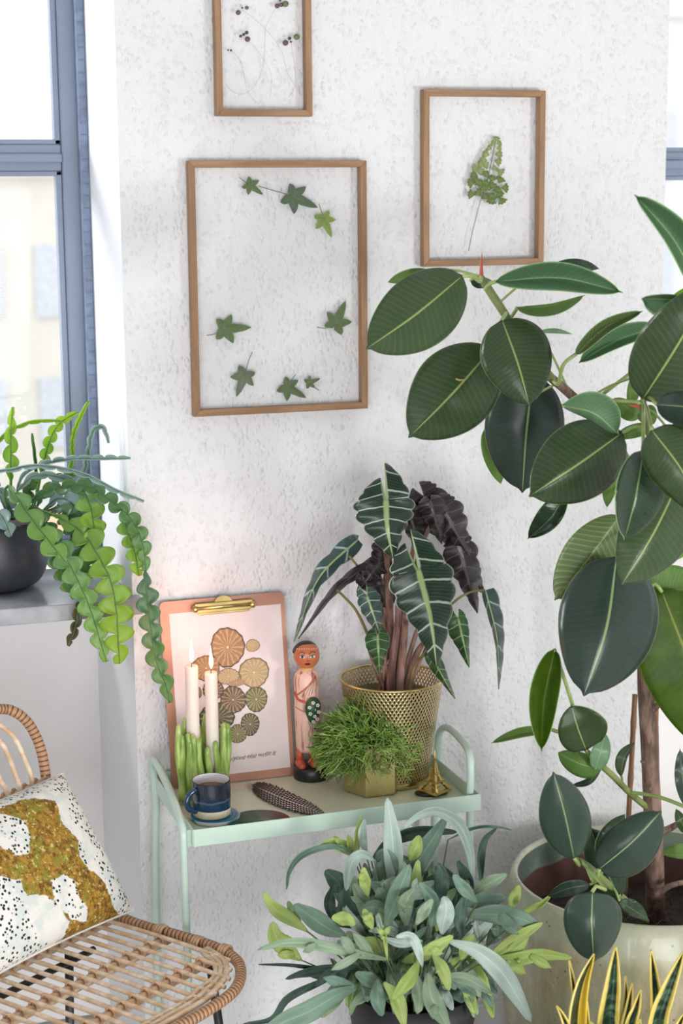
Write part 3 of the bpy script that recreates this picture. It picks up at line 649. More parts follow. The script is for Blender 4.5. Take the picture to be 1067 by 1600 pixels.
# ------------------------------------------------------------------ painted doll
def doll():
    c = PZ(487, 1214, TZ); s = 1/S(c); z0 = TZ+.0005
    t = thing('figurine', 'painted wooden doll in a pink robe holding a flower bouquet', 'figurine', (c.x, c.y, z0))
    m = MB(); m.lathe([(0, 0), (28*s, 0), (29*s, 2*s), (29*s, 18*s), (27*s, 20*s), (0, 20*s)], (c.x, c.y, z0), 40); m.build('stand', M['black_matt'], t)
    red = simple('terracotta_paint', C('b9573a'), .35, var=.15, scale=30); pink = NT('robe_paint')
    v = pink.obj(); n = pink.noise(pink.obj((1, 1, .15)), 130, 3); cc = pink.mix(pink.ramp(n, .5, .72), C('eac4b2'), C('a85c4c')); pink.set(cc, .4)
    X = c.x-6*s; Yc = c.y
    for dx in (-13, 7):
        m = MB(); m.tube([(X+dx*s, Yc, z0+26*s), (X+dx*s, Yc, z0+50*s)], [6*s, 5.5*s], 12); m.build('leg', red, t)
        m = MB(); rows = []
        for k in range(9):
            a = k/8; r = math.sin(PI*(a*.8+.12))**.6; rows.append([(X+dx*s+(9*s*r)*math.cos(b), Yc+4*s-18*s*a+2*s*math.sin(b), z0+20*s+max(0, (4+7*(1-a))*s*r*(.5+.5*math.sin(b+PI/2)+.2))) for b in [2*PI*q/12 for q in range(12)]])
        m.tube([(X+dx*s, Yc+4*s, z0+25*s), (X+dx*s, Yc-4*s, z0+25*s), (X+dx*s, Yc-14*s, z0+23*s), (X+dx*s, Yc-18*s, z0+22*s)], [7*s, 8*s, 6*s, 3*s], 12); m.build('foot', red, t)
    m = MB(); m.lathe([(0, 44), (15, 44), (18, 50), (19, 80), (20, 120), (19.5, 145), (20, 165), (19, 178), (14, 186), (8, 190), (0, 191)] and [(r*s, z*s) for r, z in [(0, 44), (15, 44), (18, 50), (19, 80), (20, 110), (19.5, 140), (20, 158), (18, 168), (13, 174), (8, 177), (0, 178)]], (X, Yc, z0), 36); robe = m.build('robe', pink.m, t)
    hz = z0+197*s; hr = 20.5*s
    m = MB(); m.lathe([(max(0, hr*math.sin(PI*k/16)), -hr*1.06*math.cos(PI*k/16)) for k in range(17)], (X, Yc, hz), 32); head = m.build('head', simple('face_paint', C('bd6a45'), .3, var=.12, scale=20, coat=.4), t)
    m = MB(); m.tube([(X, Yc, z0+172*s), (X, Yc, z0+180*s)], 9*s, 14); m.build('neck', red, t)
    m = MB(); rows = []
    for k in range(9):   # cap of hair, pulled to the back
        a = PI*.44*k/8
        rows.append([(X+hr*1.04*math.sin(a)*math.cos(b), Yc+hr*1.04*math.sin(a)*math.sin(b)+.22*hr*(k/8), hz+hr*1.1*math.cos(a)) for b in [2*PI*q/28 for q in range(28)]])
    m.grid(rows, closed=True); m.build('hair', M['black_matt'], t)
    cream = simple('cream_paint', C('e6dcae'), .4); dkp = M['black_matt']; wht = simple('white_paint', (.74, .70, .62), .4)
    # face direction roughly toward the viewer
    fd = (Vector((CAM.x, CAM.y, hz))-Vector((X, Yc, hz))).normalized(); sd = Vector((-fd.y, fd.x, 0))*1
    if sd.x < 0: sd = -sd
    up = Vector((0, 0, 1))
    def on_head(a, e, k=1.01):    # a right, e up, both in px units of the head
        x, z = a/20.5, e/21.7; q = math.sqrt(max(0.02, 1-x*x-z*z)); return Vector((X, Yc, hz)) + (sd*x*hr + fd*q*hr + up*z*hr*1.06)*k
    def dab(name, pts, rad, mt, par, k=1.01):
        m = MB(); m.tube([on_head(a, e, k) for a, e in pts], rad, 5); return m.build(name, mt, par)
    def spot(name, a, e, ra, re, mt, par, k):
        m = MB(); m.poly([on_head(a+ra*math.cos(q), e+re*math.sin(q), k) for q in [2*PI*i/14 for i in range(14)]]); return m.build(name, mt, par)
    for sg, a in ((-1, -6.5), (1, 9)):
        spot('eye', a, 2, 4.2, 2.4, wht, head, 1.012); spot('pupil', a, 2, 2, 2.2, dkp, head, 1.02)
        dab('eyelid', [(a-5, 2), (a-2, 4.4), (a+2, 4.4), (a+5, 2.4)], .0006, dkp, head); dab('eyebrow', [(a-5.5, 6), (a-1, 9.5), (a+5, 7.5)], .0007, dkp, head)
    dab('nose', [(1.2, 4), (.4, -3), (2.2, -5), (4, -3.6)], .0006, simple('nose_line', C('7a3a24'), .4), head)
    spot('mouth', 1.5, -9.5, 4.4, 1.8, simple('lip_paint', C('4e1420'), .4), head, 1.015)
    for k in range(9):
        a = -14+3.6*k; e = 13.5-abs(a)*.10; spot('hair_bead', a*.95, e-.5*0, .7, .7, cream, head, 1.09)
    m = MB(); m.lathe([(9.6*s, -1.2*s), (11*s, 0), (9.6*s, 1.2*s)], (X, Yc, z0+177*s), 24); m.build('necklace', simple('yellow_paint_line', C('d8b64a'), .4), t)
    def on_body(a, z, k=1.02, r=20): x = a/r; q = math.sqrt(max(.02, 1-x*x)); return Vector((X, Yc, z0+z*s)) + (sd*x + fd*q)*r*s*k
    def stroke(name, pts, rad, mt, par=None, k=1.02, r=20):
        m = MB(); m.tube([on_body(a, z, k, r) for a, z in catmull(pts, 16)], rad, 5); return m.build(name, mt, par or robe)
    brn = simple('brown_line', C('7a4034'), .4)
    stroke('sash', [(13, 168), (4, 155), (-10, 142), (-17, 136)], .0016, simple('sash_paint', C('b06a4a'), .4), k=.99)
    for k in range(5): stroke('fold', [(14-k*.5, 166), (13-k*3.2, 150), (12-k*5, 141-k*1.5)], .0004, brn)
    stroke('arm', [(-19, 140), (-14, 131), (-5, 128), (2, 127)], .0030, red, t, k=.99)
    stroke('hem_wave', [(3+1.8*math.sin(k*1.3), 110-k*4) for k in range(16)], .0005, brn)
    stroke('hem_line', [(7, 108), (7, 50)], .0004, brn); stroke('seam', [(-18, 117), (-6, 113), (2, 113)], .0006, brn)
    for k in range(11): 
        p = on_body(-7, 108-k*5.6, 1.02); m = MB(); m.lathe([(0, -.0008), (.0006, 0), (0, .0008)], p, 6); m.build('dot', brn, robe)
    for k in range(4): stroke('window_mark', [(10, 96-k*12), (15, 96-k*12)], .0012, dkp, k=1.0)
    # bouquet
    m = MB(); P0 = (9, 118); out = []
    for k in range(30):
        a = 2*PI*k/30; rx = 12.5*(1-.25*max(0, -math.sin(a))**1.2); rz = 22 if math.sin(a) > 0 else 31; rz *= .8
        out.append((P0[0]+rx*math.cos(a), P0[1]+rz*math.sin(a)))
    cen = on_body(P0[0], P0[1], 1.22, 24); m.v.append(tuple(cen))
    for a, z in out: m.v.append(tuple(on_body(a, z, .95, 24)))
    for k in range(30): m.quad(0, k+1, (k+1) % 30+1, uv=[(0, 0)]*3)
    bq = m.build('bouquet', simple('bouquet_green', C('2f5a3c'), .4, var=.2, scale=60), t, solid=.0015)
    for a, z in ((8, 128), (14, 123), (3, 121), (9, 117), (15, 112), (4, 111), (10, 106), (8, 98), (13, 101)):
        ce = on_body(a, z, 1.17, 24)
        m = MB()
        for k in range(5):
            q = 2*PI*k/5; pc = ce+(sd*math.cos(q)+up*math.sin(q))*1.9*s; m.poly([pc+(sd*math.cos(j*PI/4)+up*math.sin(j*PI/4))*1.25*s for j in range(8)])
        m.build('flower', wht, bq)
doll()
# ------------------------------------------------------------------ leaf and ribbon builders
def ribbon(mb, path, wA, wB, n=20, m=3, eA=0, eB=0, wave=0, wf=5, ph=0, fold=1.3, u0=0.0, v0=0.0, v1=1.0):
    """path: (px, py, Y); wA / wB: half widths in pixels at t, on the right / left hand side when the tip points down; eA / eB: depth of the edges in metres (+ towards the room)"""
    pts = catmull(path, n); rows = []; uvs = []
    for i, (x, y, Y) in enumerate(pts):
        t = i/(n-1); a = pts[max(i-1, 0)]; b = pts[min(i+1, n-1)]; dx, dy = b[0]-a[0], b[1]-a[1]; L = math.hypot(dx, dy) or 1
        nx, ny = dy/L, -dx/L; row = []; ur = []
        ea = eA; eb = eB; A, B = wA(t), wB(t); wmax = max(A, B, .01)
        for j in range(-m, m+1):
            s = j/m; w_ = (A if s > 0 else B)*abs(s); sg = 1 if s > 0 else -1
            dep = (ea if s > 0 else eb)*(abs(s)**fold)*math.sin(PI*min(1, t*1.02))**.5
            dep += wave*abs(s)*math.sin(t*wf*2*PI+ph+(1.3 if s > 0 else 0))*math.sin(PI*min(1, t))
            row.append(P(x+nx*w_*sg, y+ny*w_*sg, Y-dep)); ur.append((s/2+.5, v0+(v1-v0)*t))
        rows.append(row); uvs.append(ur)
    mb.grid(rows, uvs)
def ell(W, a=.85, b=.62, tip=.06):
    def f(t):
        if t >= 1: return .15
        q = min(t/(1-tip*.5), 1); w_ = math.sin(PI*q**a)**b if 0 < q < 1 else 0
        return max(W*w_, 1.2*(1-t)+.25)
    return f
LM = {
 'd': leaf_mat('rubber_leaf', C('3b4f30'), C('22331f'), C('98ab64'), .04, C('5d8a3c'), .30, vein=.13),
 'e': leaf_mat('rubber_leaf_blue', C('33473b'), C('202f29'), C('8a9f6c'), .03, C('3d6a3c'), .32, vein=.06),
 'k': leaf_mat('rubber_leaf_dark', C('28402a'), C('17291a'), C('7b9c58'), .04, C('3d6a3c'), .28, vein=.12),
 'g': leaf_mat('rubber_leaf_pale', C('6f9470'), C('4c7350'), C('b3c98a'), .12, C('86ad4e'), .3),
 'u': leaf_mat('rubber_leaf_under', C('7d9c56'), C('567a3e'), C('b9cc8c'), .45, C('8cb43a'), .45, vein=.3),
 'o': leaf_mat('rubber_leaf_olive', C('6d8253'), C('445a38'), C('b5c07c'), .18, C('7c963c'), .42, vein=.75, nv=17),
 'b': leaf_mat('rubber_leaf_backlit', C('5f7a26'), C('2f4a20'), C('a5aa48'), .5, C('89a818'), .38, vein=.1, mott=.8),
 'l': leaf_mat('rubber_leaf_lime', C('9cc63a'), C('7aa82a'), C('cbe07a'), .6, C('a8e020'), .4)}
rimm = simple('leaf_margin', C('8fae74'), .45); petm = simple('petiole_green', C('93a862'), .4, var=.15, scale=30)
bark = NT('rubber_bark'); _v = bark.obj((1, 1, .18)); _n = bark.noise(_v, 70, 4, .65); bark.set(bark.mix(bark.ramp(_n, .35, .65), C('5c463a'), C('93796a')), .75); bark.bump(_n, .6, .003); bark = bark.m
gstem = simple('young_stem', C('7c8a50'), .45, var=.25, scale=25); redt = simple('red_bud', C('b4523c'), .4)
# ------------------------------------------------------------------ rubber plant
def rubber():
    pc = P(1010, 1362, -.37); px_, py_, zr = pc.x, pc.y, pc.z
    ri = 200/S(pc); ro = ri*1.13
    # glazed pot
    pt = thing('glazed_pot', 'large cream and sage glazed ceramic pot holding the rubber plant', 'plant pot', (px_, py_, 0))
    gz = NT('sage_cream_glaze'); v = gz.obj(); n1 = gz.noise(gz.obj((1, 1, .35)), 13, 5, .65); n2 = gz.noise(gz.obj((1, 1, .5)), 8, 4, .6); spk = gz.ramp(gz.voro(v, 75), .24, .12); spm = gz.ramp(gz.noise(v, 14, 3), .5, .6)
    sep = gz.N('ShaderNodeSeparateXYZ'); gz.L(v, sep.inputs[0])
    c = gz.mix(gz.ramp(n1, .35, .65), C('978f6e'), C('bdb594')); c = gz.mix(gz.math('MULTIPLY', gz.ramp(n2, .48, .66), .7), c, C('8f9a7c'))
    top = gz.ramp(gz.math('ADD', sep.outputs[2], gz.math('MULTIPLY', n1, .05)), zr-.06, zr-.02); c = gz.mix(gz.math('MULTIPLY', top, .55), c, C('c4cbb4')); c = gz.mix(gz.math('MULTIPLY', gz.math('MULTIPLY', spk, spm), .7), c, C('3c4436'))
    gz.set(c, .25, coat=.4); gz.bump(n1, .2, .003)
    m = MB(); m.lathe([(0, .004), (ro*.86, 0), (ro*.93, .02), (ro*.99, zr*.5), (ro*1.0, zr-.10), (ro*.985, zr-.05), (ri+.016, zr-.012), (ri+.010, zr-.001), (ri+.003, zr), (ri, zr-.008)], (px_, py_, 0), 72); m.build('body', gz.m, pt)
    ing = NT('inner_drip_glaze'); v = ing.obj(); s3 = ing.N('ShaderNodeSeparateXYZ'); ing.L(v, s3.inputs[0]); nn = ing.noise(v, 9, 3)
    c = ing.mix(ing.ramp(nn, .4, .6), C('8c9a86'), C('6a7a72')); cut = ing.ramp(ing.math('ADD', s3.outputs[2], ing.math('MULTIPLY', ing.math('SUBTRACT', nn, .5), .05)), zr-.065, zr-.058); c = ing.mix(cut, C('6b4f4a'), c); ing.set(c, .3, coat=.4)
    m = MB(); m.lathe([(ri, zr-.008), (ri+.004, zr-.04), (ri+.006, zr-.12), (ri-.004, zr-.20)], (px_, py_, 0), 72); m.build('inner_wall', ing.m, pt)
    m = MB(); m.lathe([(0, zr-.12), (ri+.004, zr-.125)], (px_, py_, 0), 48); so = m.build('soil', M['soil'], pt)
    root = thing('rubber_plant', 'tall rubber plant with broad glossy dark leaves in the glazed pot', 'plant', (px_, py_, zr-.12))
    zs = zr-.12
    def br(name, pts, rads, mt, n=40):
        q = catmull([(x, y, Y, r) for (x, y, Y), r in zip(pts, rads)], n)
        ps = [P(a, b, Y) for a, b, Y, r in q]; rr = [r/S(p) for (a, b, Y, r), p in zip(q, ps)]
        m = MB(); m.tube(ps, rr, 12); m.build(name, mt, root); return list(zip(ps, rr))
    skel = []
    tb = PZ(1024, 1440, zs-.01)
    T = [(1024, 1440, tb.y), (1022, 1330, -.40), (1015, 1180, -.42), (1008, 1060, -.44), (1007, 960, -.45), (1001, 850, -.46)]
    skel += br('trunk', T, [15.5, 14.5, 13.5, 12.5, 8.5, 8], bark, 50)
    skel += br('branch', [(1001, 860, -.46), (990, 770, -.45), (972, 708, -.45), (930, 655, -.46), (890, 615, -.47), (858, 588, -.48)], [8, 8, 8, 7.5, 7.5, 7], bark)
    skel += br('branch', [(862, 592, -.48), (830, 550, -.48), (797, 503, -.48), (775, 470, -.47), (757, 442, -.46), (752, 432, -.46)], [7, 7, 6.5, 7, 6.5, 4], gstem)
    br('bud', [(752, 436, -.46), (752, 415, -.46), (753, 395, -.46)], [4, 2.4, .4], redt, 10)
    skel += br('branch', [(1003, 880, -.46), (1022, 800, -.5), (1028, 730, -.56), (1012, 672, -.62), (1003, 642, -.65), (1005, 622, -.67)], [7, 6.5, 6, 5.5, 5, 4], gstem)
    br('bud', [(1003, 638, -.65), (993, 634, -.66), (982, 633, -.67)], [3.4, 3, .5], redt, 8)
    skel += br('branch', [(1012, 1262, -.41), (985, 1240, -.45), (955, 1210, -.5), (930, 1188, -.52), (914, 1170, -.53)], [5.5, 5, 5, 5, 3.5], gstem)
    skel += br('branch', [(1010, 1440, -.52), (975, 1405, -.6), (940, 1372, -.66), (915, 1350, -.68), (897, 1340, -.68)], [5, 5.5, 5.5, 4.5, 3], gstem)
    skel += br('branch', [(1024, 1305, -.41), (1045, 1295, -.42), (1072, 1280, -.42)], [7, 5.5, 4], bark, 12)
    skel += br('branch', [(1022, 1400, -.42), (1048, 1384, -.43), (1080, 1376, -.43)], [6, 4.5, 4], bark, 12)
    skel += br('branch', [(1012, 1110, -.43), (1025, 1105, -.45), (1034, 1090, -.47)], [8, 5, 3], bark, 10)
    skel += br('branch', [(1005, 900, -.46), (1040, 840, -.5), (1090, 790, -.6), (1120, 700, -.7)], [7, 6, 6, 5], gstem, 20)
    # base x,y, tip x,y, wA, wB, bendA, Y0, Y1, eA, eB, material, a, b
    LV = [
     (722, 431, 571, 546, 58, 57, 4, -.50, -.62, -.015, -.015, 'd', .9, .6),
     (768, 545, 638, 684, 64, 66, 3, -.46, -.50, -.02, -.02, 'd', .9, .62),
     (784, 500, 827, 635, 57, 54, 3, -.54, -.60, -.02, -.03, 'd', .80, .6),
     (832, 588, 816, 770, 58, 66, -2, -.44, -.42, -.02, -.05, 'e', .85, .55),
     (757, 672, 782, 756, 20, 14, 0, -.36, -.32, .0, .0, 'u', .9, .6),
     (972, 676, 826, 776, 58, 63, 2, -.60, -.66, -.02, -.03, 'd', .88, .6),
     (878, 634, 966, 678, 34, 13, 12, -.62, -.66, .03, -.02, 'g', 1.25, .6),
     (775, 440, 973, 457, 25, 20, 14, -.5, -.56, .03, .05, 'g', .95, .6),
     (808, 481, 914, 461, 3, 16, -6, -.42, -.38, 0, .03, 'u', .85, .6),
     (850, 424, 936, 420, 18, 4, 0, -.38, -.34, 0, 0, 'k', 1.1, .6),
     (672, 424, 606, 441, 8, 12, 0, -.38, -.30, 0, 0, 'u', 1.0, .6),
     (735, 438, 770, 440, 7, 12, 0, -.40, -.36, 0, 0, 'k', .8, .6),
     (842, 518, 894, 522, 4, 4, 3, -.26, -.22, 0, 0, 'g', .9, .7),
     (900, 553, 1004, 486, 12, 10, 10, -.52, -.56, .02, .02, 'o', .8, .5),
     (1024, 512, 904, 567, 12, 20, -7, -.54, -.48, .02, .03, 'g', .8, .5),
     (1004, 624, 1112, 440, 60, 62, -4, -.74, -.84, -.03, -.04, 'd', .78, .58),
     (1096, 478, 1002, 466, 36, 8, -4, -.74, -.70, .05, .02, 'g', .75, .4),
     (1105, 452, 1046, 468, 8, 12, 0, -.68, -.64, 0, 0, 'l', .9, .6),
     (1096, 462, 991, 304, 14, 34, -12, -.72, -.80, .05, .06, 'g', .72, .55),
     (1026, 632, 1120, 648, 24, 30, 4, -.84, -.90, -.02, -.03, 'e', .85, .6),
     (1018, 672, 1098, 806, 46, 47, 8, -.86, -.90, -.02, -.03, 'd', .72, .6),
     (1005, 704, 975, 844, 44, 33, 3, -.82, -.84, -.02, .03, 'k', .80, .6),
     (1062, 748, 971, 914, 57, 58, 5, -.74, -.80, -.03, -.02, 'd', .82, .6),
     (968, 806, 866, 938, 40, 42, 2, -.58, -.56, -.02, -.03, 'o', .95, .62),
     (963, 870, 912, 1088, 78, 78, 10, -.64, -.72, -.05, -.05, 'e', .86, .56),
     (866, 1015, 846, 1174, 22, 24, -6, -.62, -.58, .04, .02, 'b', .82, .6),
     (1034, 925, 1112, 1178, 74, 76, 8, -.56, -.60, -.03, -.03, 'b', .78, .58),
     (1006, 934, 1102, 926, 40, 10, 8, -.52, -.50, 0, 0, 'u', .85, .6),
     (1102, 828, 1038, 880, 12, 12, 0, -.46, -.42, 0, 0, 'l', .9, .6),
     (916, 1172, 893, 1102, 33, 46, 2, -.56, -.58, -.01, .03, 'd', .78, .5),
     (938, 1203, 872, 1176, 20, 18, 3, -.52, -.50, -.01, -.01, 'u', .8, .5),
     (930, 1202, 946, 1147, 14, 16, 0, -.53, -.52, 0, 0, 'g', .8, .5),
     (862, 1140, 767, 1161, 7, 9, -5, -.44, -.40, .02, .0, 'u', .9, .6),
     (970, 1212, 991, 1160, 12, 5, 6, -.46, -.44, 0, 0, 'd', .85, .6),
     (1074, 1262, 1062, 1170, 12, 14, 2, -.55, -.55, 0, 0, 'e', .9, .6),
     (897, 1341, 864, 1206, 41, 39, -2, -.72, -.74, -.03, -.03, 'e', .92, .6),
     (936, 1358, 1033, 1267, 38, 44, -4, -.74, -.76, -.03, -.02, 'e', .82, .55),
     (925, 1394, 928, 1503, 47, 44, -2, -.82, -.84, -.04, -.04, 'e', .72, .5),
     (968, 1402, 922, 1292, 26, 32, 4, -.64, -.62, -.02, -.02, 'k', .9, .55),
     (938, 1345, 976, 1272, 22, 12, 0, -.64, -.62, 0, 0, 'k', .85, .6),
     (968, 1408, 1012, 1436, 14, 10, 0, -.66, -.64, 0, 0, 'k', .85, .6),
     (921, 1382, 856, 1400, 12, 11, -3, -.62, -.58, 0, 0, 'e', .9, .55),
     (1092, 1338, 1033, 1334, 6, 18, 0, -.42, -.40, 0, 0, 'u', .85, .6),
     (1072, 1302, 1056, 1264, 9, 9, 0, -.44, -.44, 0, 0, 'd', .85, .6),
     (938, 1202, 891, 1228, 5, 6, 8, -.50, -.46, 0, 0, 'e', .9, .6),
     (1000, 652, 960, 622, 18, 12, 0, -.58, -.56, 0, 0, 'u', .85, .6),
     (1020, 668, 958, 684, 9, 13, 0, -.58, -.55, 0, 0, 'u', .85, .6),
     (1002, 640, 1022, 662, 18, 14, 0, -.60, -.62, 0, 0, 'u', .7, .5),
     (1042, 668, 1082, 712, 28, 20, 0, -.70, -.70, 0, 0, 'k', .8, .55),
     (884, 772, 824, 842, 16, 22, 6, -.40, -.36, .02, 0, 'k', .9, .62),
     (962, 735, 948, 792, 8, 14, 0, -.52, -.5, 0, 0, 'u', .9, .6),
     (988, 590, 982, 640, 14, 6, 0, -.54, -.52, 0, 0, 'u', .8, .6)]
    ext = {14: [(1012, 560), (1020, 530)], 0: [(750, 440), (738, 432)], 2: [(790, 490)], 7: [(758, 452), (764, 444)], 8: [(797, 503)], 13: [(872, 600), (880, 570)], 26: [(1014, 918), (1024, 912)], 35: [(905, 1352)], 36: [(928, 1378)], 37: [(945, 1388), (932, 1384)]}
    for i, (bx, by, tx, ty, wA, wB, bend, Y0, Y1, eA, eB, mk, a, b) in enumerate(LV):
        L = math.hypot(tx-bx, ty-by); nx, ny = (ty-by)/L, -(tx-bx)/L
        mid = (bx+(tx-bx)*.5+nx*bend, by+(ty-by)*.5+ny*bend, (Y0+Y1)/2-.015)
        m = MB(); big = L > 90
        ribbon(m, [(bx, by, Y0), mid, (tx, ty, Y1)], ell(wA, a, b), ell(wB, a, b), 30 if big else 16, 6 if big else 4, eA, eB, wave=.0015, wf=4, ph=i, fold=1.5)
        lf = m.build('leaf', LM[mk], root, solid=.0012, rim=rimm)
        p0 = P(bx, by, Y0)
        if i in ext:
            x, y = ext[i][0]; ps = [P(x, y, Y0+.02)] + [P(x, y, Y0+.005) for x, y in ext[i][1:]] + [p0]
            near = min(skel, key=lambda q: (q[0]-ps[0]).length)[0]; ps = [near]+ps
        else:
            near = min(skel, key=lambda q: (q[0]-p0).length)[0]; q = near.lerp(p0, .5)+Vector((0, 0, .006)); ps = [near, q, p0]
        ps = [Vector(q) for q in catmull3([tuple(q) for q in ps], 14)]
        r = 3.1/S(p0) if big else 2.0/S(p0)
        m = MB(); m.tube(ps, [r*1.25]+[r]*(len(ps)-1), 7); m.build('petiole', petm, lf)
    m = MB(); m.tube([P(712, 592, -.515), P(718, 594, -.517), P(726, 593, -.515)], [.0012, .0018, .0006], 5); m.build('dry_scrap', simple('dry_scrap', C('b58d62'), .8), root)
    # raised spots and leaf scars on the trunk
    for x, y in ((1016, 1232), (1013, 1345), (1004, 1190), (1018, 1290)):
        p = P(x, y, -.42-.017); m = MB(); m.lathe([(0, -.004), (.004, -.002), (.005, 0), (.004, .002), (0, .004)], p, 10); m.build('leaf_scar', bark, root)
    # stakes
    for (x0, y0, x1, y1, r, lab) in ((992, 1085, 974, 1440, 4.2, 'thin bamboo stake standing left of the rubber plant trunk'), (1020, 905, 1032, 1440, 4.0, 'reddish brown stake standing close behind the rubber plant trunk')):
        q = PZ(x1, y1-12, zs-.02); Yt = q.y+.02 if x1 < 1000 else tb.y+.05
        if x1 > 1000: q = P(x1, y1-45, tb.y+.05); q.z = zs-.02
        tp = P(x0, y0, Yt); st = thing('stake', lab, 'stake', q); m = MB()
        pts = [q.lerp(tp, k/24) for k in range(25)]; rr = [r/S(tp)*(1.22 if k % 6 == 3 else 1) for k in range(25)]
        m.tube(pts, rr, 10); m.build('cane', wood_mat('stake_cane_%d' % (x0 > 1000), C('7d5a3e'), C('b08a62'), 1.2) if x0 < 1000 else wood_mat('stake_stick', C('6e4632'), C('9b6a4c'), 1.2), st)
    # roots / dead twigs on the soil
    m = MB()
    for k in range(14):
        a = R.uniform(0, 2*PI); r0 = R.uniform(.03, .15); p = Vector((px_+r0*math.cos(a), py_+r0*math.sin(a), zs+.004)); q = p+Vector((R.uniform(-.07, .07), R.uniform(-.07, .07), R.uniform(.0, .03)))
        m.tube([p, p.lerp(q, .5)+Vector((0, 0, .012)), q], .0012, 5)
    o = m.build('dry_roots', simple('dry_root', C('6f5c50'), .8), root); o['kind'] = 'stuff'
rubber()
# ------------------------------------------------------------------ alocasia in gold perforated pot
def alocasia():
    c = PZ(612, 1196, TZ); rt = 80/S(P(612, 1056, c.y)); ztop = P(612, 1057, c.y).z; rb = rt*.76
    c.y = min(c.y, -.02-.003-rt)  # rim clears the wall
    c.y = -.145; c = Vector((P(612, 1100, -.145).x, -.145, TZ)); rt = 80/S(P(612, 1056, -.145)); ztop = P(612, 1057, -.145).z; rb = rt*.72
    H = ztop-TZ; x, y = c.x, c.y
    t = thing('perforated_pot', 'round gold basket pot of perforated metal, holding the veined plant', 'plant pot', (x, y, TZ))
    g = NT('perforated_brass'); u, v = g.uv()
    a = g.math('ADD', g.math('MULTIPLY', u, 74), g.math('MULTIPLY', v, 15)); b = g.math('SUBTRACT', g.math('MULTIPLY', u, 74), g.math('MULTIPLY', v, 15))
    hole = g.math('MULTIPLY', g.math('SINE', g.math('MULTIPLY', a, PI)), g.math('SINE', g.math('MULTIPLY', b, PI)))
    hh = g.math('ABSOLUTE', hole); msk = g.math('GREATER_THAN', hh, .62)
    g.set(g.mix(hh, (.72, .60, .34), (.50, .38, .16)), .33, 1); g.bump(hh, .5, .0015)
    tr = g.N('ShaderNodeBsdfTransparent'); mx = g.N('ShaderNodeMixShader'); g.L(msk, mx.inputs[0]); g.L(g.b.outputs[0], mx.inputs[1]); g.L(tr.outputs[0], mx.inputs[2]); g.L(mx.outputs[0], g.out.inputs[0])
    m = MB(); n = 72; prof = [(rb+(rt-rb)*k/12, .012+(H-.016)*k/12) for k in range(13)]; rows = [[(x+r*math.cos(2*PI*k/n), y+r*math.sin(2*PI*k/n), TZ+z) for k in range(n)] for r, z in prof]
    m.grid(rows, [[(k/n*1.0, i/12*1.0) for k in range(n)] for i in range(13)], closed=True)
    # fix the seam of the last column
    for i, uvq in enumerate(m.uv):
        if uvq[0][0] > .9: m.uv[i] = [uvq[0], (1, uvq[1][1]), (1, uvq[2][1]), uvq[3]]
    m.build('mesh_wall', g.m, t)
    m = MB(); m.tube([(x+(rt+.0008)*math.cos(k*2*PI/64), y+(rt+.0008)*math.sin(k*2*PI/64), ztop-.002) for k in range(65)], .0026, 8, False); m.build('rim', M['gold'], t)
    m = MB(); m.lathe([(0, .0005), (rb, .0005), (rb+.002, .006), (rb+.001, .013)], (x, y, TZ), 64); m.build('foot', M['gold'], t)
    m = MB(); m.lathe([(0, .004), (rb*.86, .004), (rt*.84, H*.80), (rt*.88, H*.80), (rt*.88, H*.82), (rt*.83, H*.82), (rt*.80, H*.74), (0, H*.74)], (x, y, TZ), 40); m.build('nursery_pot', simple('brown_nursery_pot', (.16, .12, .06), .6), t)
    zs = TZ+H*.74; m = MB(); m.lathe([(0, H*.75), (rt*.80, H*.745)], (x, y, TZ), 30); m.build('soil', M['soil'], t)
    pl = thing('veined_plant', 'arrow leaved plant with silvery white veins in the gold perforated pot', 'plant', (x, y, zs))
    def amat(name, c1, c2, vein, tr=.08, nv=4.5, vw=.07, rough=.28):
        t = NT(name); u, v = t.uv(); d = t.math('MULTIPLY', t.math('ABSOLUTE', t.math('SUBTRACT', u, .5)), 2)
        ph = t.math('SUBTRACT', t.math('MULTIPLY', v, nv), t.math('MULTIPLY', d, .35)); ph = t.math('ADD', ph, t.math('MULTIPLY', t.math('SUBTRACT', t.noise(t.obj(), 25, 2), .5), .25))
        fr = t.math('ABSOLUTE', t.math('SUBTRACT', t.math('FRACT', ph), .5)); side = t.ramp(fr, vw, vw*.25); mid = t.ramp(d, .13, .04); edge = t.ramp(d, .945, .985)
        ph2 = t.math('ABSOLUTE', t.math('SUBTRACT', t.math('FRACT', t.math('MULTIPLY', t.math('SUBTRACT', v, t.math('MULTIPLY', d, .1)), nv*6)), .5)); fine = t.math('MULTIPLY', t.ramp(ph2, .12, .02), .12)
        mk = t.math('MAXIMUM', t.math('MAXIMUM', side, mid), t.math('MAXIMUM', edge, fine)); n = t.noise(t.obj(), 30, 3)
        base = t.mix(n, c1, c2); vc = t.mix(mid, vein, C('a9c07c')) if vein[0] > .3 else vein
        t.set(t.mix(t.math('MULTIPLY', mk, .9), base, vc), rough); t.bump(t.math('MULTIPLY', mk, -1), .3, .001); t.translucent(tr, c2); return t.m
    A_ = amat('veined_leaf_top', C('182b20'), C('2c4433'), C('bccab6')); D_ = amat('veined_leaf_under', C('20171a'), C('35292e'), (.09, .075, .075), .05, rough=.35); G_ = amat('veined_leaf_green', C('284a2a'), C('44703c'), C('a9bf98'), .3); S_ = amat('veined_leaf_silver', C('2c4440'), C('4b635c'), C('b5c5c0'), .05)
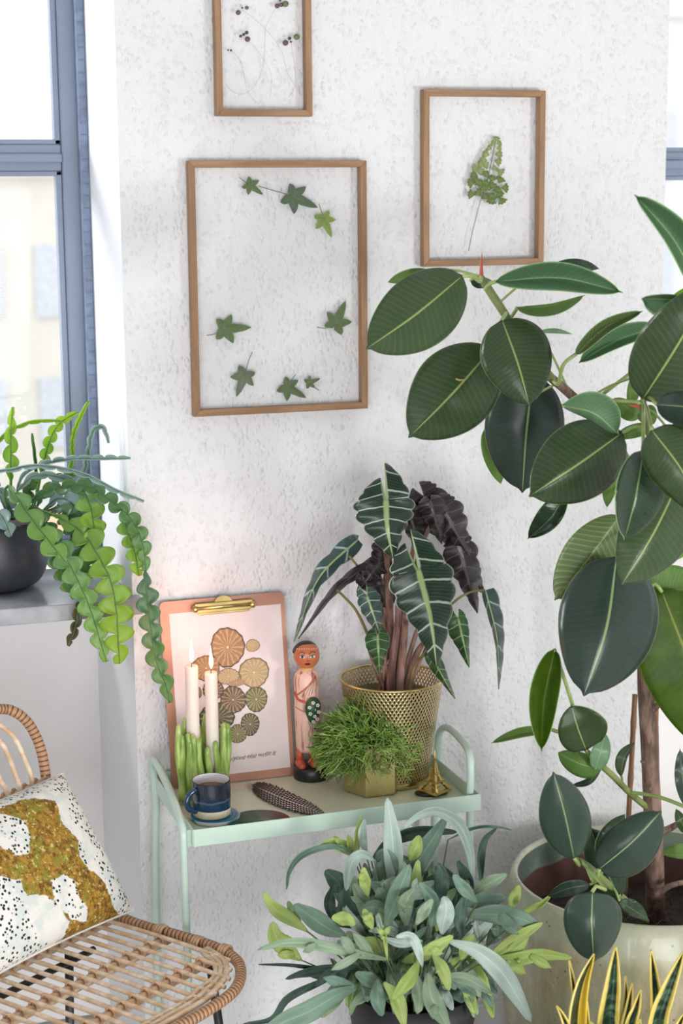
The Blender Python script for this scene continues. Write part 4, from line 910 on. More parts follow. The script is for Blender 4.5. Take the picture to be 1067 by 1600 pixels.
    def arrow(bx, by, tx, ty, wA, wB, lobA, lobB, Y0, Y1, mt, eA=-.02, eB=-.02, bend=0, scal=.10, nsc=5, wave=.003, mid=None):
        m = MB(); pth = [(bx, by, Y0), mid or ((bx+tx)/2+bend, (by+ty)/2, (Y0+Y1)/2-.012), (tx, ty, Y1)]
        def wf(W):
            def f(t):
                w_ = (1-t)**.62*(1-.10*math.cos(min(1, t*2.2)*PI)) if t < 1 else 0
                w_ = max(.0, (1-t**1.35))**.85*(.86+.14*math.sin(PI*min(1, t*1.8)))
                return max(W*w_*(1+scal*abs(math.sin(t*nsc*PI))**.7*2-scal), .6)
            return f
        ribbon(m, pth, wf(wA), wf(wB), 34, 6, eA, eB, wave=wave, wf=nsc/1.0, ph=bx, fold=1.2, v0=0, v1=1)
        # the two lobes behind the joint, each a strip of its own sharing the joint edge
        L = math.hypot(tx-bx, ty-by); dx, dy = (tx-bx)/L, (ty-by)/L; nx, ny = dy, -dx
        for sg, W, (la, lo) in ((1, wA, lobA), (-1, wB, lobB)):     # la: length of the lobe, lo: sideways offset of its tip
            if la <= 0: continue
            rows = []; uvs = []; n = 14
            for i in range(n):
                s = i/(n-1); row = []; ur = []
                cx = bx - dx*la*s + nx*sg*lo*s**.9*.75; cy = by - dy*la*s + ny*sg*lo*s**.9*.75
                out = W*(wf(1)(0) if 0 else .86)*(1-scal)*(1-s)**.0*max(.02, (1-s**1.7))**.6*(1+scal*1.2*abs(math.sin(s*2.5*PI)))
                inn = 0 if s == 0 else 1
                gap = lo*.10*s
                for j in range(7):
                    q = j/6; off = gap + (out-gap*.3)*q if s else out*q
                    w0 = -W*.22*math.sin(PI*s)*(1-q)
                    xx = cx + nx*sg*(off*(1-.25*s)-0+(-w0*0)); yy = cy + ny*sg*(off*(1-.25*s))
                    row.append(P(xx, yy, Y0 + .012*s + .012*q*s)); ur.append((.5+sg*.5*q, -s*.42))
                rows.append(row); uvs.append(ur)
            m.grid(rows, uvs)
        return m.build('leaf', mt, pl, solid=.0008)
    def pet(pts, r=4, parent=None, mt=None):
        base = (pts[0][0], 1070); q = catmull3([tuple(P(*p)) for p in pts], 30); q[0] = (q[0][0], q[0][1], zs) if pts[0][1] > 1050 else q[0]
        m = MB(); m.tube(q, [(r*(1.25-.55*k/29))/S(q[0]) for k in range(30)], 9); m.build('petiole', mt or petb, parent or pl)
    petb = NT('petiole_brown'); _n = petb.noise(petb.obj((1, 1, .15)), 60, 3); petb.set(petb.mix(petb.ramp(_n, .4, .6), C('6b4c46'), C('9a776a')), .4); petb = petb.m
    pgo = simple('petiole_olive', C('8a7a4c'), .45, var=.2, scale=30)
    b0 = -.145
    l1 = arrow(603, 780, 614, 872, 46, 54, (56, 5), (34, 5), -.27, -.29, A_, bend=-3, eA=-.02, eB=-.02); pet([(612, 1070, b0), (611, 1000, -.15), (606, 900, -.19), (600, 820, -.24), (603, 780, -.268)], 5.5)
    l2 = arrow(653, 890, 682, 1042, 54, 52, (64, 0), (44, 14), -.30, -.33, A_, bend=5, nsc=5); pet([(624, 1072, b0-.01), (630, 1010, -.17), (636, 950, -.23), (653, 890, -.297)], 5.5)
    arrow(716, 966, 733, 1043, 14, 22, (14, 4), (18, 8), -.22, -.23, G_, scal=.05); pet([(640, 1072, b0), (668, 1010, -.17), (700, 975, -.21), (716, 966, -.22)], 2.5)
    arrow(758, 922, 779, 1077, 18, 7, (0, 0), (8, 4), -.19, -.22, S_, bend=8, wave=.006); pet([(632, 1070, b0), (665, 1000, -.15), (705, 945, -.17), (735, 925, -.18), (758, 922, -.19)], 2.4, mt=pgo)
    arrow(573, 930, 598, 1004, 20, 18, (14, 5), (18, 8), -.26, -.26, S_, wave=.004); pet([(606, 1072, b0), (598, 1010, -.19), (585, 960, -.24), (573, 930, -.26)], 2.6)
    arrow(590, 992, 593, 1052, 20, 22, (12, 6), (12, 4), -.28, -.27, G_, scal=.04); pet([(598, 1074, b0-.02), (585, 1040, -.2), (575, 1005, -.24), (590, 992, -.275)], 2.6)
    # long drooping leaves on the left
    arrow(559, 843, 459, 1003, 15, 16, (0, 0), (6, 2), -.17, -.25, S_, mid=(497, 905, -.2), wave=.008, scal=.16, nsc=4); pet([(604, 1070, b0), (600, 980, -.15), (575, 905, -.16), (559, 885, -.165), (545, 868, -.168)], 2.6, mt=pgo)
    arrow(604, 868, 466, 998, 9, 11, (0, 0), (0, 0), -.18, -.25, D_, mid=(528, 918, -.2), wave=.006, scal=.12); pet([(596, 1074, b0-.01), (585, 1020, -.17), (560, 960, -.18), (540, 935, -.19), (526, 922, -.2)], 2.6, mt=pgo)
    arrow(600, 868, 562, 922, 20, 18, (10, 4), (14, 6), -.20, -.22, D_, wave=.008, scal=.16)
    arrow(566, 900, 585, 935, 14, 14, (8, 3), (8, 3), -.21, -.23, D_, wave=.006)
    arrow(598, 905, 604, 972, 28, 28, (12, 4), (10, 4), -.14, -.13, D_)
    # dark undersides on the right
    for a in ((662, 775, 742, 888, 32, 30, (22, 8), (20, 8), -.17, -.15, D_), (690, 792, 738, 878, 30, 24, (20, 8), (18, 4), -.20, -.17, D_), (716, 850, 746, 958, 27, 28, (24, 8), (16, 6), -.18, -.16, D_), (728, 880, 756, 928, 18, 22, (10, 4), (10, 4), -.15, -.14, D_), (672, 782, 690, 850, 22, 22, (8, 4), (8, 4), -.22, -.20, D_), (640, 800, 660, 880, 22, 16, (12, 4), (10, 4), -.2, -.19, D_), (600, 850, 585, 905, 18, 18, (6, 4), (6, 4), -.2, -.2, D_)):
        arrow(*a, wave=.010, scal=.14, nsc=4)
    pet([(620, 1070, b0+.01), (628, 980, -.13), (645, 860, -.14), (662, 775, -.168)], 4); pet([(628, 1070, b0+.01), (650, 990, -.13), (690, 900, -.15), (716, 850, -.178)], 3.6)
    pet([(618, 1070, b0+.01), (632, 960, -.14), (660, 850, -.17), (690, 792, -.2)], 4)
    pet([(600, 1070, b0), (604, 1000, -.14), (600, 940, -.14), (598, 905, -.14)], 3); pet([(608, 1072, b0-.02), (615, 1020, -.18), (622, 960, -.19), (618, 890, -.2), (600, 850, -.2)], 5)
    arrow(672, 1022, 711, 1092, 13, 12, (10, 3), (8, 3), -.26, -.30, G_, scal=.03); pet([(640, 1068, b0-.02), (648, 1040, -.19), (660, 1025, -.23), (672, 1022, -.258)], 2.4, mt=pgo)
    pet([(636, 1068, b0), (648, 1025, -.16), (664, 1000, -.18), (676, 985, -.2)], 4); pet([(643, 1062, b0+.01), (662, 1020, -.15), (672, 985, -.16)], 2.2)
    m = MB(); m.tube([P(598, 1072, -.16), P(600, 1040, -.165), P(612, 1030, -.17)], .004, 6); m.build('stub', petb, pl)
    # a stub on top at the folded leaf
alocasia()
# ------------------------------------------------------------------ bristly plant in hexagonal gold pot
def rhipsalis():
    c = PZ(582, 1232, TZ); s = 1/S(c); H = 78*s; r = 47*s
    t = thing('hexagonal_pot', 'small hexagonal satin gold pot in front of the perforated one', 'plant pot', (c.x, c.y, TZ))
    rot = math.radians(-2); m = MB()
    def ring(rr, z): return [(c.x+rr*math.cos(rot+k*PI/3), c.y+rr*math.sin(rot+k*PI/3), TZ+z) for k in range(6)]
    m.grid([ring(r*.2, .0012), ring(r*.97, .0008), ring(r, .003), ring(r, H), ring(r*.93, H), ring(r*.9, H*.8), ring(.001, H*.8)], closed=True); m.build('body', M['gold_soft'], t, smooth=False, bevel=.001)
    m = MB(); m.lathe([(0, H*.86), (r*.78, H*.84)], (c.x, c.y, TZ), 20); m.build('soil', M['soil'], t)
    pl = thing('bristly_succulent', 'bushy bright green succulent of thin branching stems, hexagonal gold pot', 'plant', (c.x, c.y, TZ+H*.86))
    mats = [simple('stem_green_%d' % i, cc, .45, var=.25, scale=30) for i, cc in enumerate((C('7a9c44'), C('527432'), C('a5c06a')))]
    cen = P(578, 1160, c.y); R_ = 96/S(cen); base = Vector((c.x, c.y, TZ+H*.86)); mbs = [MB() for _ in mats]
    for i in range(1300):
        # random direction over the upper and side hemisphere
        while True:
            d = Vector((R.gauss(0, 1), R.gauss(0, 1), R.gauss(.15, .8))).normalized()
            if d.z > -.75: break
        rad = R_*R.uniform(.80, 1.05)
        end = cen + Vector((d.x*rad*1.0, d.y*rad*.62, d.z*rad*.80))
        if end.z < TZ+.02: end.z = TZ+R.uniform(.02, .06)
        inn = cen + (end-cen)*R.uniform(.35, .6)
        a = base.lerp(inn, .5) + Vector((0, 0, .02)); k1 = inn + Vector((R.gauss(0, 1), R.gauss(0, 1), R.gauss(.4, 1)))*.007
        b = mbs[0 if i % 3 else (1 if i % 2 else 2)]
        pts = [k1, k1.lerp(end, .5)+Vector((R.gauss(0, 1), R.gauss(0, 1), R.gauss(0, 1)))*.006, end]
        if i % 3 == 0: pts = [base+Vector((R.gauss(0, .012), R.gauss(0, .012), 0)), a] + pts
        b.tube(pts, [.0012]*(len(pts)-1)+[.0007], 4, False)
        for q in range(R.randint(1, 3)):    # forked tips
            o = pts[-2].lerp(end, R.uniform(0, .9)); dd = (end-pts[-2]).normalized(); f = (dd+Vector((R.gauss(0, .7), R.gauss(0, .7), R.gauss(0, .7)))).normalized()*R.uniform(.010, .022)
            o2 = o+f
            if o2.z > TZ+.01 and o2.y < -.04: b.tube([o, o.lerp(o2, .5)+Vector((0, 0, .001)), o2], [.0010, .0009, .0005], 4, False)
    for b, mt in zip(mbs, mats):
        o = b.build('stems', mt, pl); o['kind'] = 'stuff'
rhipsalis()
# ------------------------------------------------------------------ fishbone cactus on the window sill
def fishbone():
    c = P(-8, 860, .155); r = 83/S(c); zt = P(-8, 812, .155).z
    H = zt-SZ
    t = thing('bowl_pot', 'round dark grey bowl pot on the stone window sill', 'plant pot', (c.x, c.y, SZ))
    m = MB(); prof = [(0, 0), (r*.52, 0), (r*.62, .003)] + [(r*(.62+.38*math.sin(k/8*PI*.5)), H*.04+H*.5*(1-math.cos(k/8*PI*.5))) for k in range(1, 9)] + [(r*.99, H*.75), (r*.93, H*.93), (r*.9, H), (r*.87, H), (r*.86, H*.9)]
    m.lathe(prof, (c.x, c.y, SZ+.0005), 56); m.build('body', M['bowl'], t)
    m = MB(); m.lathe([(0, H*.93), (r*.87, H*.91)], (c.x, c.y, SZ), 32); m.build('soil', M['soil'], t)
    zs = SZ+H*.92; root = thing('fishbone_cactus', 'trailing fishbone cactus with zigzag lobed green stems, bowl pot', 'plant', (c.x, c.y, zs))
    def fm(name, a, b, tr):
        n = NT(name); u, v = n.uv(); d = n.math('MULTIPLY', n.math('ABSOLUTE', n.math('SUBTRACT', u, .5)), 2); nn = n.noise(n.obj(), 40, 3)
        cc = n.mix(v, a, b); cc = n.mix(n.math('MULTIPLY', nn, .4), cc, tuple(x*.5 for x in a)); cc = n.mix(n.math('MULTIPLY', n.ramp(d, .10, .03), .6), cc, tuple(x*.55 for x in a)); n.set(cc, .38); n.bump(n.math('MULTIPLY', n.ramp(d, .12, .0), 1), .4, .002); n.translucent(tr, n.mix(v, tuple(min(1, x*1.5) for x in a), tuple(min(1, x*1.5) for x in b))); return n.m
    G1 = fm('cactus_green', C('6b9869'), C('93bb52'), .30); G2 = fm('cactus_lime', C('7fa864'), C('aecb3a'), .45); G3 = fm('cactus_deep', C('527a58'), C('6f9a4e'), .22); G4 = fm('cactus_bluish', C('9fb8bc'), C('94b0a0'), .15); G5 = fm('cactus_brown', C('54603c'), C('5a4a34'), .1)
    def lob(N, w0, w1, stem, off, taper=.3, start=0.0):
        def f(t):
            k = (t*N+off) % 1; s = math.sin(PI*min(1, k/.96))**.5 if k < .96 else 0
            w_ = 1.12*(w0+(w1-w0)*t); end = min(1, (1-t)*5+.25); st = min(1, (t-start)*6) if t > start else 0
            return stem + (w_-stem)*s*end*max(0, st)
        return f
    def strand(pts, N, w0, w1, mt, stem=1.6, eA=.008, eB=.008, off=0, one=0, start=0.0):
        m = MB(); n = max(30, int(N*12)+1)
        wA, wB = lob(N, w0, w1, stem, off, start=start), lob(N, w0, w1, stem, off+.5, start=start)
        if one == 1: wB = lambda t: stem
        if one == -1: wA = lambda t: stem
        ribbon(m, pts, wA, wB, n, 3, eA, eB, fold=1.1, wave=.003, wf=N/2)
        o = m.build('stem', mt, root, solid=.0018)
        rb = MB(); q = catmull(pts, 40); rb.tube([P(x, y, Y-.001) for x, y, Y in q], [.0017-.0009*k/39 for k in range(40)], 6); rb.build('midrib', simple('cactus_rib', C('4d7040'), .5) if 'crib' not in M else M['crib'], o)
        return o
    M['crib'] = simple('cactus_rib', C('4d7040'), .5)
    cz = .13
    strand([(18, 812, cz), (8, 775, .09), (15, 762, .06), (45, 805, .0), (80, 850, -.04), (104, 880, -.06)], 6, 15, 20, G1, start=.25)
    strand([(30, 812, cz), (60, 812, .04), (84, 845, -.03), (107, 880, -.06), (130, 925, -.075), (145, 964, -.08), (157, 1003, -.085), (166, 1034, -.085)], 10, 24, 14, G1, start=.1, off=.2)
    strand([(25, 810, cz), (50, 792, .1), (65, 798, .05), (97, 811, .0), (130, 834, -.04), (156, 873, -.07), (174, 912, -.085), (182, 957, -.09), (184, 995, -.09), (187, 1037, -.09)], 11, 24, 25, G2, start=.2)
    strand([(20, 812, cz), (42, 788, .08), (81, 766, .02), (130, 759, -.03), (162, 775, -.06), (192, 798, -.08), (211, 821, -.09), (224, 857, -.10), (228, 892, -.105)], 13, 9, 15, G3, start=.1)
    strand([(227, 892, -.105), (229, 925, -.107), (237, 990, -.11), (245, 1035, -.11), (259, 1071, -.11), (265, 1098, -.11)], 7.5, 18, 13, G3, off=.1, stem=1.4)
    strand([(190, 804, -.075), (201, 834, -.085), (211, 866, -.09), (217, 900, -.09)], 4.5, 15, 12, G2)
    strand([(128, 762, -.02), (142, 795, -.03), (147, 825, -.04), (153, 850, -.045)], 3.5, 22, 16, G2)
    strand([(15, 812, cz), (-8, 745, .08), (20, 733, .05), (65, 727, .0), (130, 740, -.04), (182, 766, -.07), (225, 783, -.09)], 12, 5, 6, G4, start=.2, one=-1)
    strand([(22, 812, cz), (32, 750, .1), (65, 727, .06), (110, 718, .02), (153, 717, -.02), (204, 716, -.05)], 12, 5, 6, G4, start=.2, one=1)
    strand([(17, 812, .16), (17, 770, .16), (17, 740, .155), (17, 700, .15), (17, 672, .15), (20, 636, .15)], 6, 20, 5, G2, start=.35)
    strand([(0, 812, .18), (-25, 745, .17), (0, 686, .16), (39, 662, .15), (70, 657, .14), (95, 658, .13)], 12, 3, 4, G2, one=-1)
    strand([(48, 812, .16), (57, 775, .16), (65, 737, .16), (78, 688, .15), (94, 661, .14), (121, 644, .13)], 10, 10, 8, G2, start=.35)
    strand([(38, 812, .17), (57, 775, .17), (56, 730, .17), (50, 677, .17)], 6, 2.2, 2, G3)
    strand([(60, 808, .14), (100, 765, .12), (112, 720, .1), (114, 681, .09), (130, 642, .08), (139, 627, .08)], 14, 3.6, 3.4, G2)
    strand([(75, 808, .12), (122, 758, .06), (136, 714, .03), (143, 678, .02), (153, 667, .01), (163, 671, .0), (170, 692, .0)], 12, 4, 4, G4)
    strand([(80, 806, .12), (120, 760, .08), (60, 742, .10), (28, 766, .1)], 6, 8, 5, G4)
    strand([(34, 812, .14), (40, 790, .13), (50, 752, .12), (62, 748, .12)], 4, 11, 8, G3)
    strand([(122, 940, -.045), (121, 960, -.05), (117, 983, -.05), (106, 1009, -.05)], 3.5, 8, 6, G5)
    strand([(-20, 812, .1), (-5, 800, .07), (8, 815, .05), (17, 838, .05)], 3, 15, 10, G4)
    strand([(70, 800, .1), (95, 795, .04), (118, 825, .0), (132, 865, -.03), (142, 905, -.05)], 7, 20, 16, G3, start=.1)
    strand([(40, 808, .1), (60, 800, .04), (75, 835, .0), (92, 880, -.03), (118, 935, -.045)], 8, 18, 14, G3, start=.1)
    strand([(60, 806, .12), (88, 780, .08), (110, 785, .04), (128, 808, .02), (133, 838, .0)], 5, 16, 14, G4, start=.2)
    strand([(50, 806, .13), (70, 770, .12), (95, 745, .10), (120, 742, .09)], 5, 9, 6, G1, start=.2)
    strand([(20, 806, .13), (10, 780, .12), (-5, 760, .12), (-20, 740, .12)], 4, 10, 6, G4)
    strand([(70, 806, .11), (100, 790, .09), (128, 758, .07), (142, 742, .06)], 5, 8, 6, G4, start=.2)
fishbone()
# ------------------------------------------------------------------ blue fern in the black planter
def fern():
    c = P(645, 1536, -.47); r = 105/S(c); zt = c.z
    t = thing('planter', 'matt black planter at bottom centre, spilling blue green fern', 'plant pot', (c.x, c.y, 0))
    m = MB(); n = 60; rows = []
    for rr, z in ((.0, .0), (.62, 0), (.66, .01), (.78, zt*.4), (.9, zt*.8), (1.0, zt), (.965, zt), (.93, zt*.92), (.9, zt-.05)):
        rows.append([(c.x+r*rr*(1+.012*math.sin(5*a)+.008*math.sin(11*a+z*20))*math.cos(a), c.y+r*rr*(1+.012*math.sin(5*a))*math.sin(a), z) for a in [2*PI*k/n for k in range(n)]])
    m.grid(rows, closed=True); m.build('body', M['blackplastic'], t)
    m = MB(); m.lathe([(0, zt-.02), (r*.91, zt-.03)], (c.x, c.y, 0), 40); m.build('soil', M['soil'], t)
    root = thing('blue_fern', 'bushy blue green fern with strap and fingered fronds, black planter', 'plant', (c.x, c.y, zt-.02))
    def fmat(name, a, b, tr):
        n = NT(name); u, v = n.uv(); d = n.math('MULTIPLY', n.math('ABSOLUTE', n.math('SUBTRACT', u, .5)), 2); nn = n.noise(n.obj(), 22, 3)
        cc = n.mix(n.math('ADD', n.math('MULTIPLY', nn, .8), n.math('MULTIPLY', n.rnd(), .3), clamp=True), a, b); cc = n.mix(n.math('MULTIPLY', n.ramp(d, .10, .02), .35), cc, tuple(min(1, x*1.8) for x in b)); n.set(cc, .48, spec=.35)
        n.bump(n.math('ADD', n.math('MULTIPLY', n.ramp(d, .14, 0), -1), nn), .3, .0015); n.translucent(tr, b); return n.m
    Bm = {'b': fmat('fern_blue', C('607e6d'), C('86a18e'), .15), 'p': fmat('fern_pale', C('a0b8aa'), C('c2d3c8'), .15), 'g': fmat('fern_green', C('7c9f72'), C('a8c492'), .25), 'l': fmat('fern_lime', C('9dba5c'), C('cbdc92'), .35), 'k': fmat('fern_dark', C('3c5348'), C('576f62'), .08), 's': fmat('fern_sage', C('7d9879'), C('a6ba9f'), .2)}
    stem = simple('fern_stipe', C('5f7048'), .5)
    def prof(W, blunt=.5):
        def f(t): return max(W*(math.sin(PI*min(1, t*.94+.03))**blunt)*(.55+.45*math.sin(PI*min(1, t*1.15)*.85)), .5) if t < .985 else .5
        return f
    def frond(pts, w_, k='b', fingers=(), wave=.007, e=.006, blunt=.5, tw=0, base=True):
        m = MB(); n = 22; P_ = catmull(pts, n)
        ribbon(m, pts, prof(w_, blunt), prof(w_, blunt), n, 2, e, -e if tw else e, wave=wave, wf=1.5, ph=pts[0][0])
        for (ft, sd, ln, fw) in fingers:
            i = int(ft*(n-1)); x, y, Y = P_[i]; a, b = P_[max(0, i-1)], P_[min(n-1, i+1)]; dx, dy = b[0]-a[0], b[1]-a[1]; L = math.hypot(dx, dy) or 1; dx, dy = dx/L, dy/L
            an = math.radians(42)*sd; ux, uy = dx*math.cos(an)-dy*math.sin(an), dx*math.sin(an)+dy*math.cos(an)
            ribbon(m, [(x-ux*3, y-uy*3, Y), (x+ux*ln*.5-dx*2, y+uy*ln*.5, Y-.008), (x+ux*ln, y+uy*ln, Y)], lambda t, fw=fw: max(fw*(.55+.45*math.sin(PI*t))*min(1, (1-t)*4+.15), .4), lambda t, fw=fw: max(fw*(.55+.45*math.sin(PI*t))*min(1, (1-t)*4+.15), .4), 12, 2, .003, .003)
        o = m.build('frond', Bm[k], root, solid=.0009)
        if base:     # stipe down to the crown
            p0 = P(*pts[0]); q = Vector((c.x+(p0.x-c.x)*.25, c.y+(p0.y-c.y)*.25, zt-.03)); mid = q.lerp(p0, .5)+Vector((0, 0, .01))
            if (p0-q).length > .01:
                s = MB(); s.tube(catmull3([tuple(q), tuple(mid), tuple(p0)], 10), .0013, 5); s.build('stipe', stem, o)
        return o
    Y = -.47
    K = [
     ([(618, 1420, -.5), (616, 1360, -.51), (612, 1300, -.51), (605, 1246, -.5)], 15, 'p', ()),
     ([(738, 1392, -.5), (735, 1335, -.5), (718, 1290, -.5), (684, 1268, -.5), (652, 1276, -.49), (626, 1298, -.49)], 9, 'p', ()),
     ([(640, 1400, -.48), (655, 1345, -.48), (676, 1310, -.48), (697, 1278, -.47)], 15, 'b', ()),
     ([(560, 1345, -.46), (536, 1326, -.46), (505, 1324, -.46), (470, 1338, -.45), (452, 1362, -.45), (448, 1390, -.45)], 5, 'b', ()),
     ([(560, 1345, -.45), (545, 1328, -.45), (522, 1318, -.45), (500, 1322, -.45)], 10, 'l', ((.3, 1, 26, 5), (.6, 1, 16, 4), (.5, -1, 10, 4))),
     ([(585, 1345, -.52), (565, 1335, -.53), (548, 1352, -.54), (541, 1392, -.54)], 10, 'p', ()),
     ([(555, 1345, -.46), (558, 1315, -.46), (564, 1276, -.46)], 6, 'l', ()), ([(572, 1336, -.47), (566, 1305, -.47), (570, 1280, -.47)], 7, 'p', ()),
     ([(588, 1345, -.5), (598, 1336, -.51), (606, 1352, -.51), (600, 1390, -.51)], 17, 'b', ()),
     ([(580, 1345, -.42), (610, 1315, -.42), (660, 1300, -.42), (715, 1300, -.42)], 10, 'k', ()),
     ([(700, 1312, -.46), (740, 1294, -.46), (775, 1292, -.46), (800, 1297, -.46)], 2.5, 'b', ()),
     ([(752, 1385, -.46), (752, 1340, -.46), (758, 1312, -.46), (776, 1294, -.46)], 6, 'k', ()),
     ([(640, 1345, -.5), (648, 1330, -.5), (655, 1305, -.49)], 11, 'l', ()),
     ([(480, 1455, -.52), (455, 1437, -.52), (430, 1420, -.52), (411, 1395, -.52)], 11, 'l', ()),
     ([(475, 1452, -.5), (464, 1440, -.5), (450, 1408, -.5)], 8, 'g', ()),
     ([(540, 1462, -.56), (512, 1450, -.57), (480, 1428, -.57), (459, 1413, -.56)], 16, 'b', ()),
     ([(470, 1500, -.55), (445, 1480, -.55), (430, 1462, -.56), (426, 1440, -.56)], 15, 'l', ((.3, 1, 26, 8), (.2, -1, 25, 7))),
     ([(610, 1500, -.66), (565, 1492, -.68), (530, 1484, -.68), (480, 1474, -.68), (440, 1474, -.68), (403, 1484, -.67)], 9, 's', ((.18, 1, 48, 8), (.30, 1, 32, 8), (.28, -1, 50, 7), (.6, -1, 22, 6))),
     ([(560, 1540, -.66), (520, 1558, -.68), (480, 1582, -.69), (440, 1598, -.69), (400, 1622, -.7)], 17, 'b', ((.05, 1, 50, 9),)),
     ([(545, 1515, -.5), (500, 1535, -.52), (450, 1560, -.53), (425, 1592, -.54), (380, 1600, -.54)], 6, 'k', ((.2, 1, 40, 6),)),
     ([(550, 1520, -.5), (510, 1515, -.5), (450, 1508, -.5), (404, 1507, -.5)], 3, 'k', ()),
     ([(560, 1510, -.55), (510, 1515, -.55), (470, 1522, -.55), (446, 1530, -.55)], 8, 'k', ((.4, -1, 36, 6),)),
     ([(700, 1470, -.72), (745, 1486, -.74), (780, 1515, -.75), (805, 1552, -.75), (830, 1597, -.75)], 16, 'p', ()),
     ([(745, 1500, -.6), (800, 1500, -.63), (845, 1492, -.64), (894, 1497, -.65)], 11, 'l', ((.45, 1, 8, 3), (.3, -1, 52, 10), (.38, 1, 34, 8), (.6, 1, 36, 7))),
     ([(760, 1500, -.62), (790, 1478, -.63), (825, 1455, -.64), (848, 1442, -.64)], 10, 'l', ()),
     ([(805, 1440, -.58), (825, 1422, -.58), (845, 1413, -.58), (863, 1396, -.58)], 5, 'l', ()),
     ([(725, 1430, -.62), (770, 1428, -.64), (815, 1436, -.64), (845, 1450, -.63)], 16, 'b', ((.5, 1, 40, 10),)),
     ([(725, 1412, -.6), (755, 1408, -.61), (790, 1402, -.61)], 14, 'b', ()), ([(735, 1400, -.56), (760, 1382, -.57), (792, 1366, -.57)], 11, 's', ()),
     ([(795, 1424, -.56), (803, 1405, -.56), (812, 1383, -.56)], 9, 'l', ()), ([(745, 1410, -.65), (722, 1385, -.66), (708, 1366, -.66)], 10, 'b', ()),
     ([(690, 1410, -.6), (690, 1365, -.61), (684, 1350, -.61)], 12, 'k', ()), ([(740, 1400, -.52), (728, 1370, -.52), (715, 1345, -.52)], 9, 'k', ()),
     ([(602, 1450, -.62), (620, 1400, -.64), (640, 1350, -.63)], 15, 'b', ()), ([(690, 1460, -.68), (697, 1420, -.69), (693, 1400, -.68)], 14, 'p', ()),
     ([(674, 1450, -.66), (676, 1410, -.66), (655, 1378, -.65)], 11, 'b', ()), ([(722, 1465, -.66), (718, 1430, -.66), (725, 1400, -.66)], 10, 'k', ()),
     ([(602, 1430, -.58), (596, 1400, -.59), (590, 1388, -.59)], 14, 'b', ()), ([(660, 1470, -.7), (628, 1474, -.71), (598, 1466, -.71)], 7, 'p', ()),
     ([(600, 1470, -.68), (590, 1430, -.68), (590, 1450, -.68)], 3, 'p', ()),
     ([(655, 1500, -.74), (640, 1530, -.76), (612, 1562, -.76)], 11, 'l', ()), ([(650, 1520, -.72), (655, 1560, -.74), (652, 1584, -.74)], 11, 's', ()),
     ([(668, 1520, -.74), (675, 1560, -.76), (702, 1608, -.77)], 15, 's', ((.6, 1, 20, 7),)), ([(590, 1530, -.7), (590, 1560, -.72), (597, 1588, -.72)], 12, 'b', ()),
     ([(600, 1535, -.73), (620, 1560, -.74), (632, 1604, -.75)], 12, 'l', ()), ([(676, 1490, -.76), (692, 1515, -.78), (702, 1548, -.77)], 10, 'l', ()),
     ([(690, 1525, -.72), (730, 1530, -.73), (768, 1552, -.73)], 10, 's', ()), ([(705, 1530, -.7), (725, 1540, -.71), (744, 1555, -.71)], 9, 'b', ()),
     ([(720, 1500, -.70), (730, 1475, -.70), (740, 1460, -.69)], 10, 'l', ()), ([(650, 1490, -.78), (680, 1480, -.79), (708, 1462, -.78)], 10, 'l', ((.4, 1, 20, 6),)),
     ([(660, 1510, -.78), (650, 1475, -.79), (638, 1462, -.78), (618, 1464, -.78)], 8, 'p', ()), ([(555, 1445, -.66), (540, 1436, -.67), (518, 1434, -.67)], 11, 'l', ()),
     ([(582, 1452, -.7), (575, 1435, -.71), (568, 1420, -.7)], 8, 'l', ((.5, 1, 12, 4), (.5, -1, 12, 4))), ([(605, 1500, -.74), (602, 1470, -.75), (598, 1445, -.75)], 3, 'l', ((.75, 1, 16, 4), (.75, -1, 16, 4), (.6, -1, 10, 3))),
     ([(575, 1400, -.6), (570, 1378, -.61), (568, 1355, -.61)], 9, 'l', ((.6, -1, 14, 5),)), ([(545, 1400, -.5), (530, 1380, -.5), (508, 1360, -.5)], 15, 'k', ()),
     ([(560, 1430, -.52), (545, 1400, -.53), (548, 1385, -.53)], 18, 'k', ()), ([(520, 1440, -.5), (515, 1410, -.5), (520, 1385, -.5)], 9, 'k', ()),
     ([(600, 1540, -.66), (575, 1530, -.67), (555, 1520, -.67)], 12, 'b', ()), ([(650, 1445, -.72), (662, 1425, -.72), (676, 1405, -.72)], 9, 's', ())]
    for f in K: frond(*f)
    rr = random.Random(21)
    for i in range(192):
        a = rr.uniform(0, 2*PI); q = math.sqrt(rr.uniform(0.02, 1)); tx, ty = 640+q*rr.uniform(120, 150)*math.cos(a), 1440+q*105*math.sin(a)
        if ty > 1560 and rr.random() < .6: continue
        ln = rr.uniform(40, 85); ux, uy = tx-640, ty-1530; L = math.hypot(ux, uy) or 1; ux, uy = ux/L, uy/L
        j = rr.uniform(-.7, .7); ux, uy = ux*math.cos(j)-uy*math.sin(j), ux*math.sin(j)+uy*math.cos(j)
        dep = -.47-.20*math.sqrt(max(0, 1-q*q))*rr.uniform(.0, 1.0)+rr.uniform(-.02, .12)
        bx, by = tx-ux*ln, ty-uy*ln; bend = rr.uniform(-10, 10)
        k = rr.choices('bpglks', (32, 11, 14, 8, 18, 20))[0]
        fg = ((.4, 1, ln*.35, 5), (.5, -1, ln*.35, 5)) if rr.random() < .55 else ()
        frond([(bx, by, dep+.03), ((bx+tx)/2-uy*bend, (by+ty)/2+ux*bend-4, dep-.01), (tx, ty, dep)], rr.uniform(6, 13), k, fg, base=(i % 4 == 0))
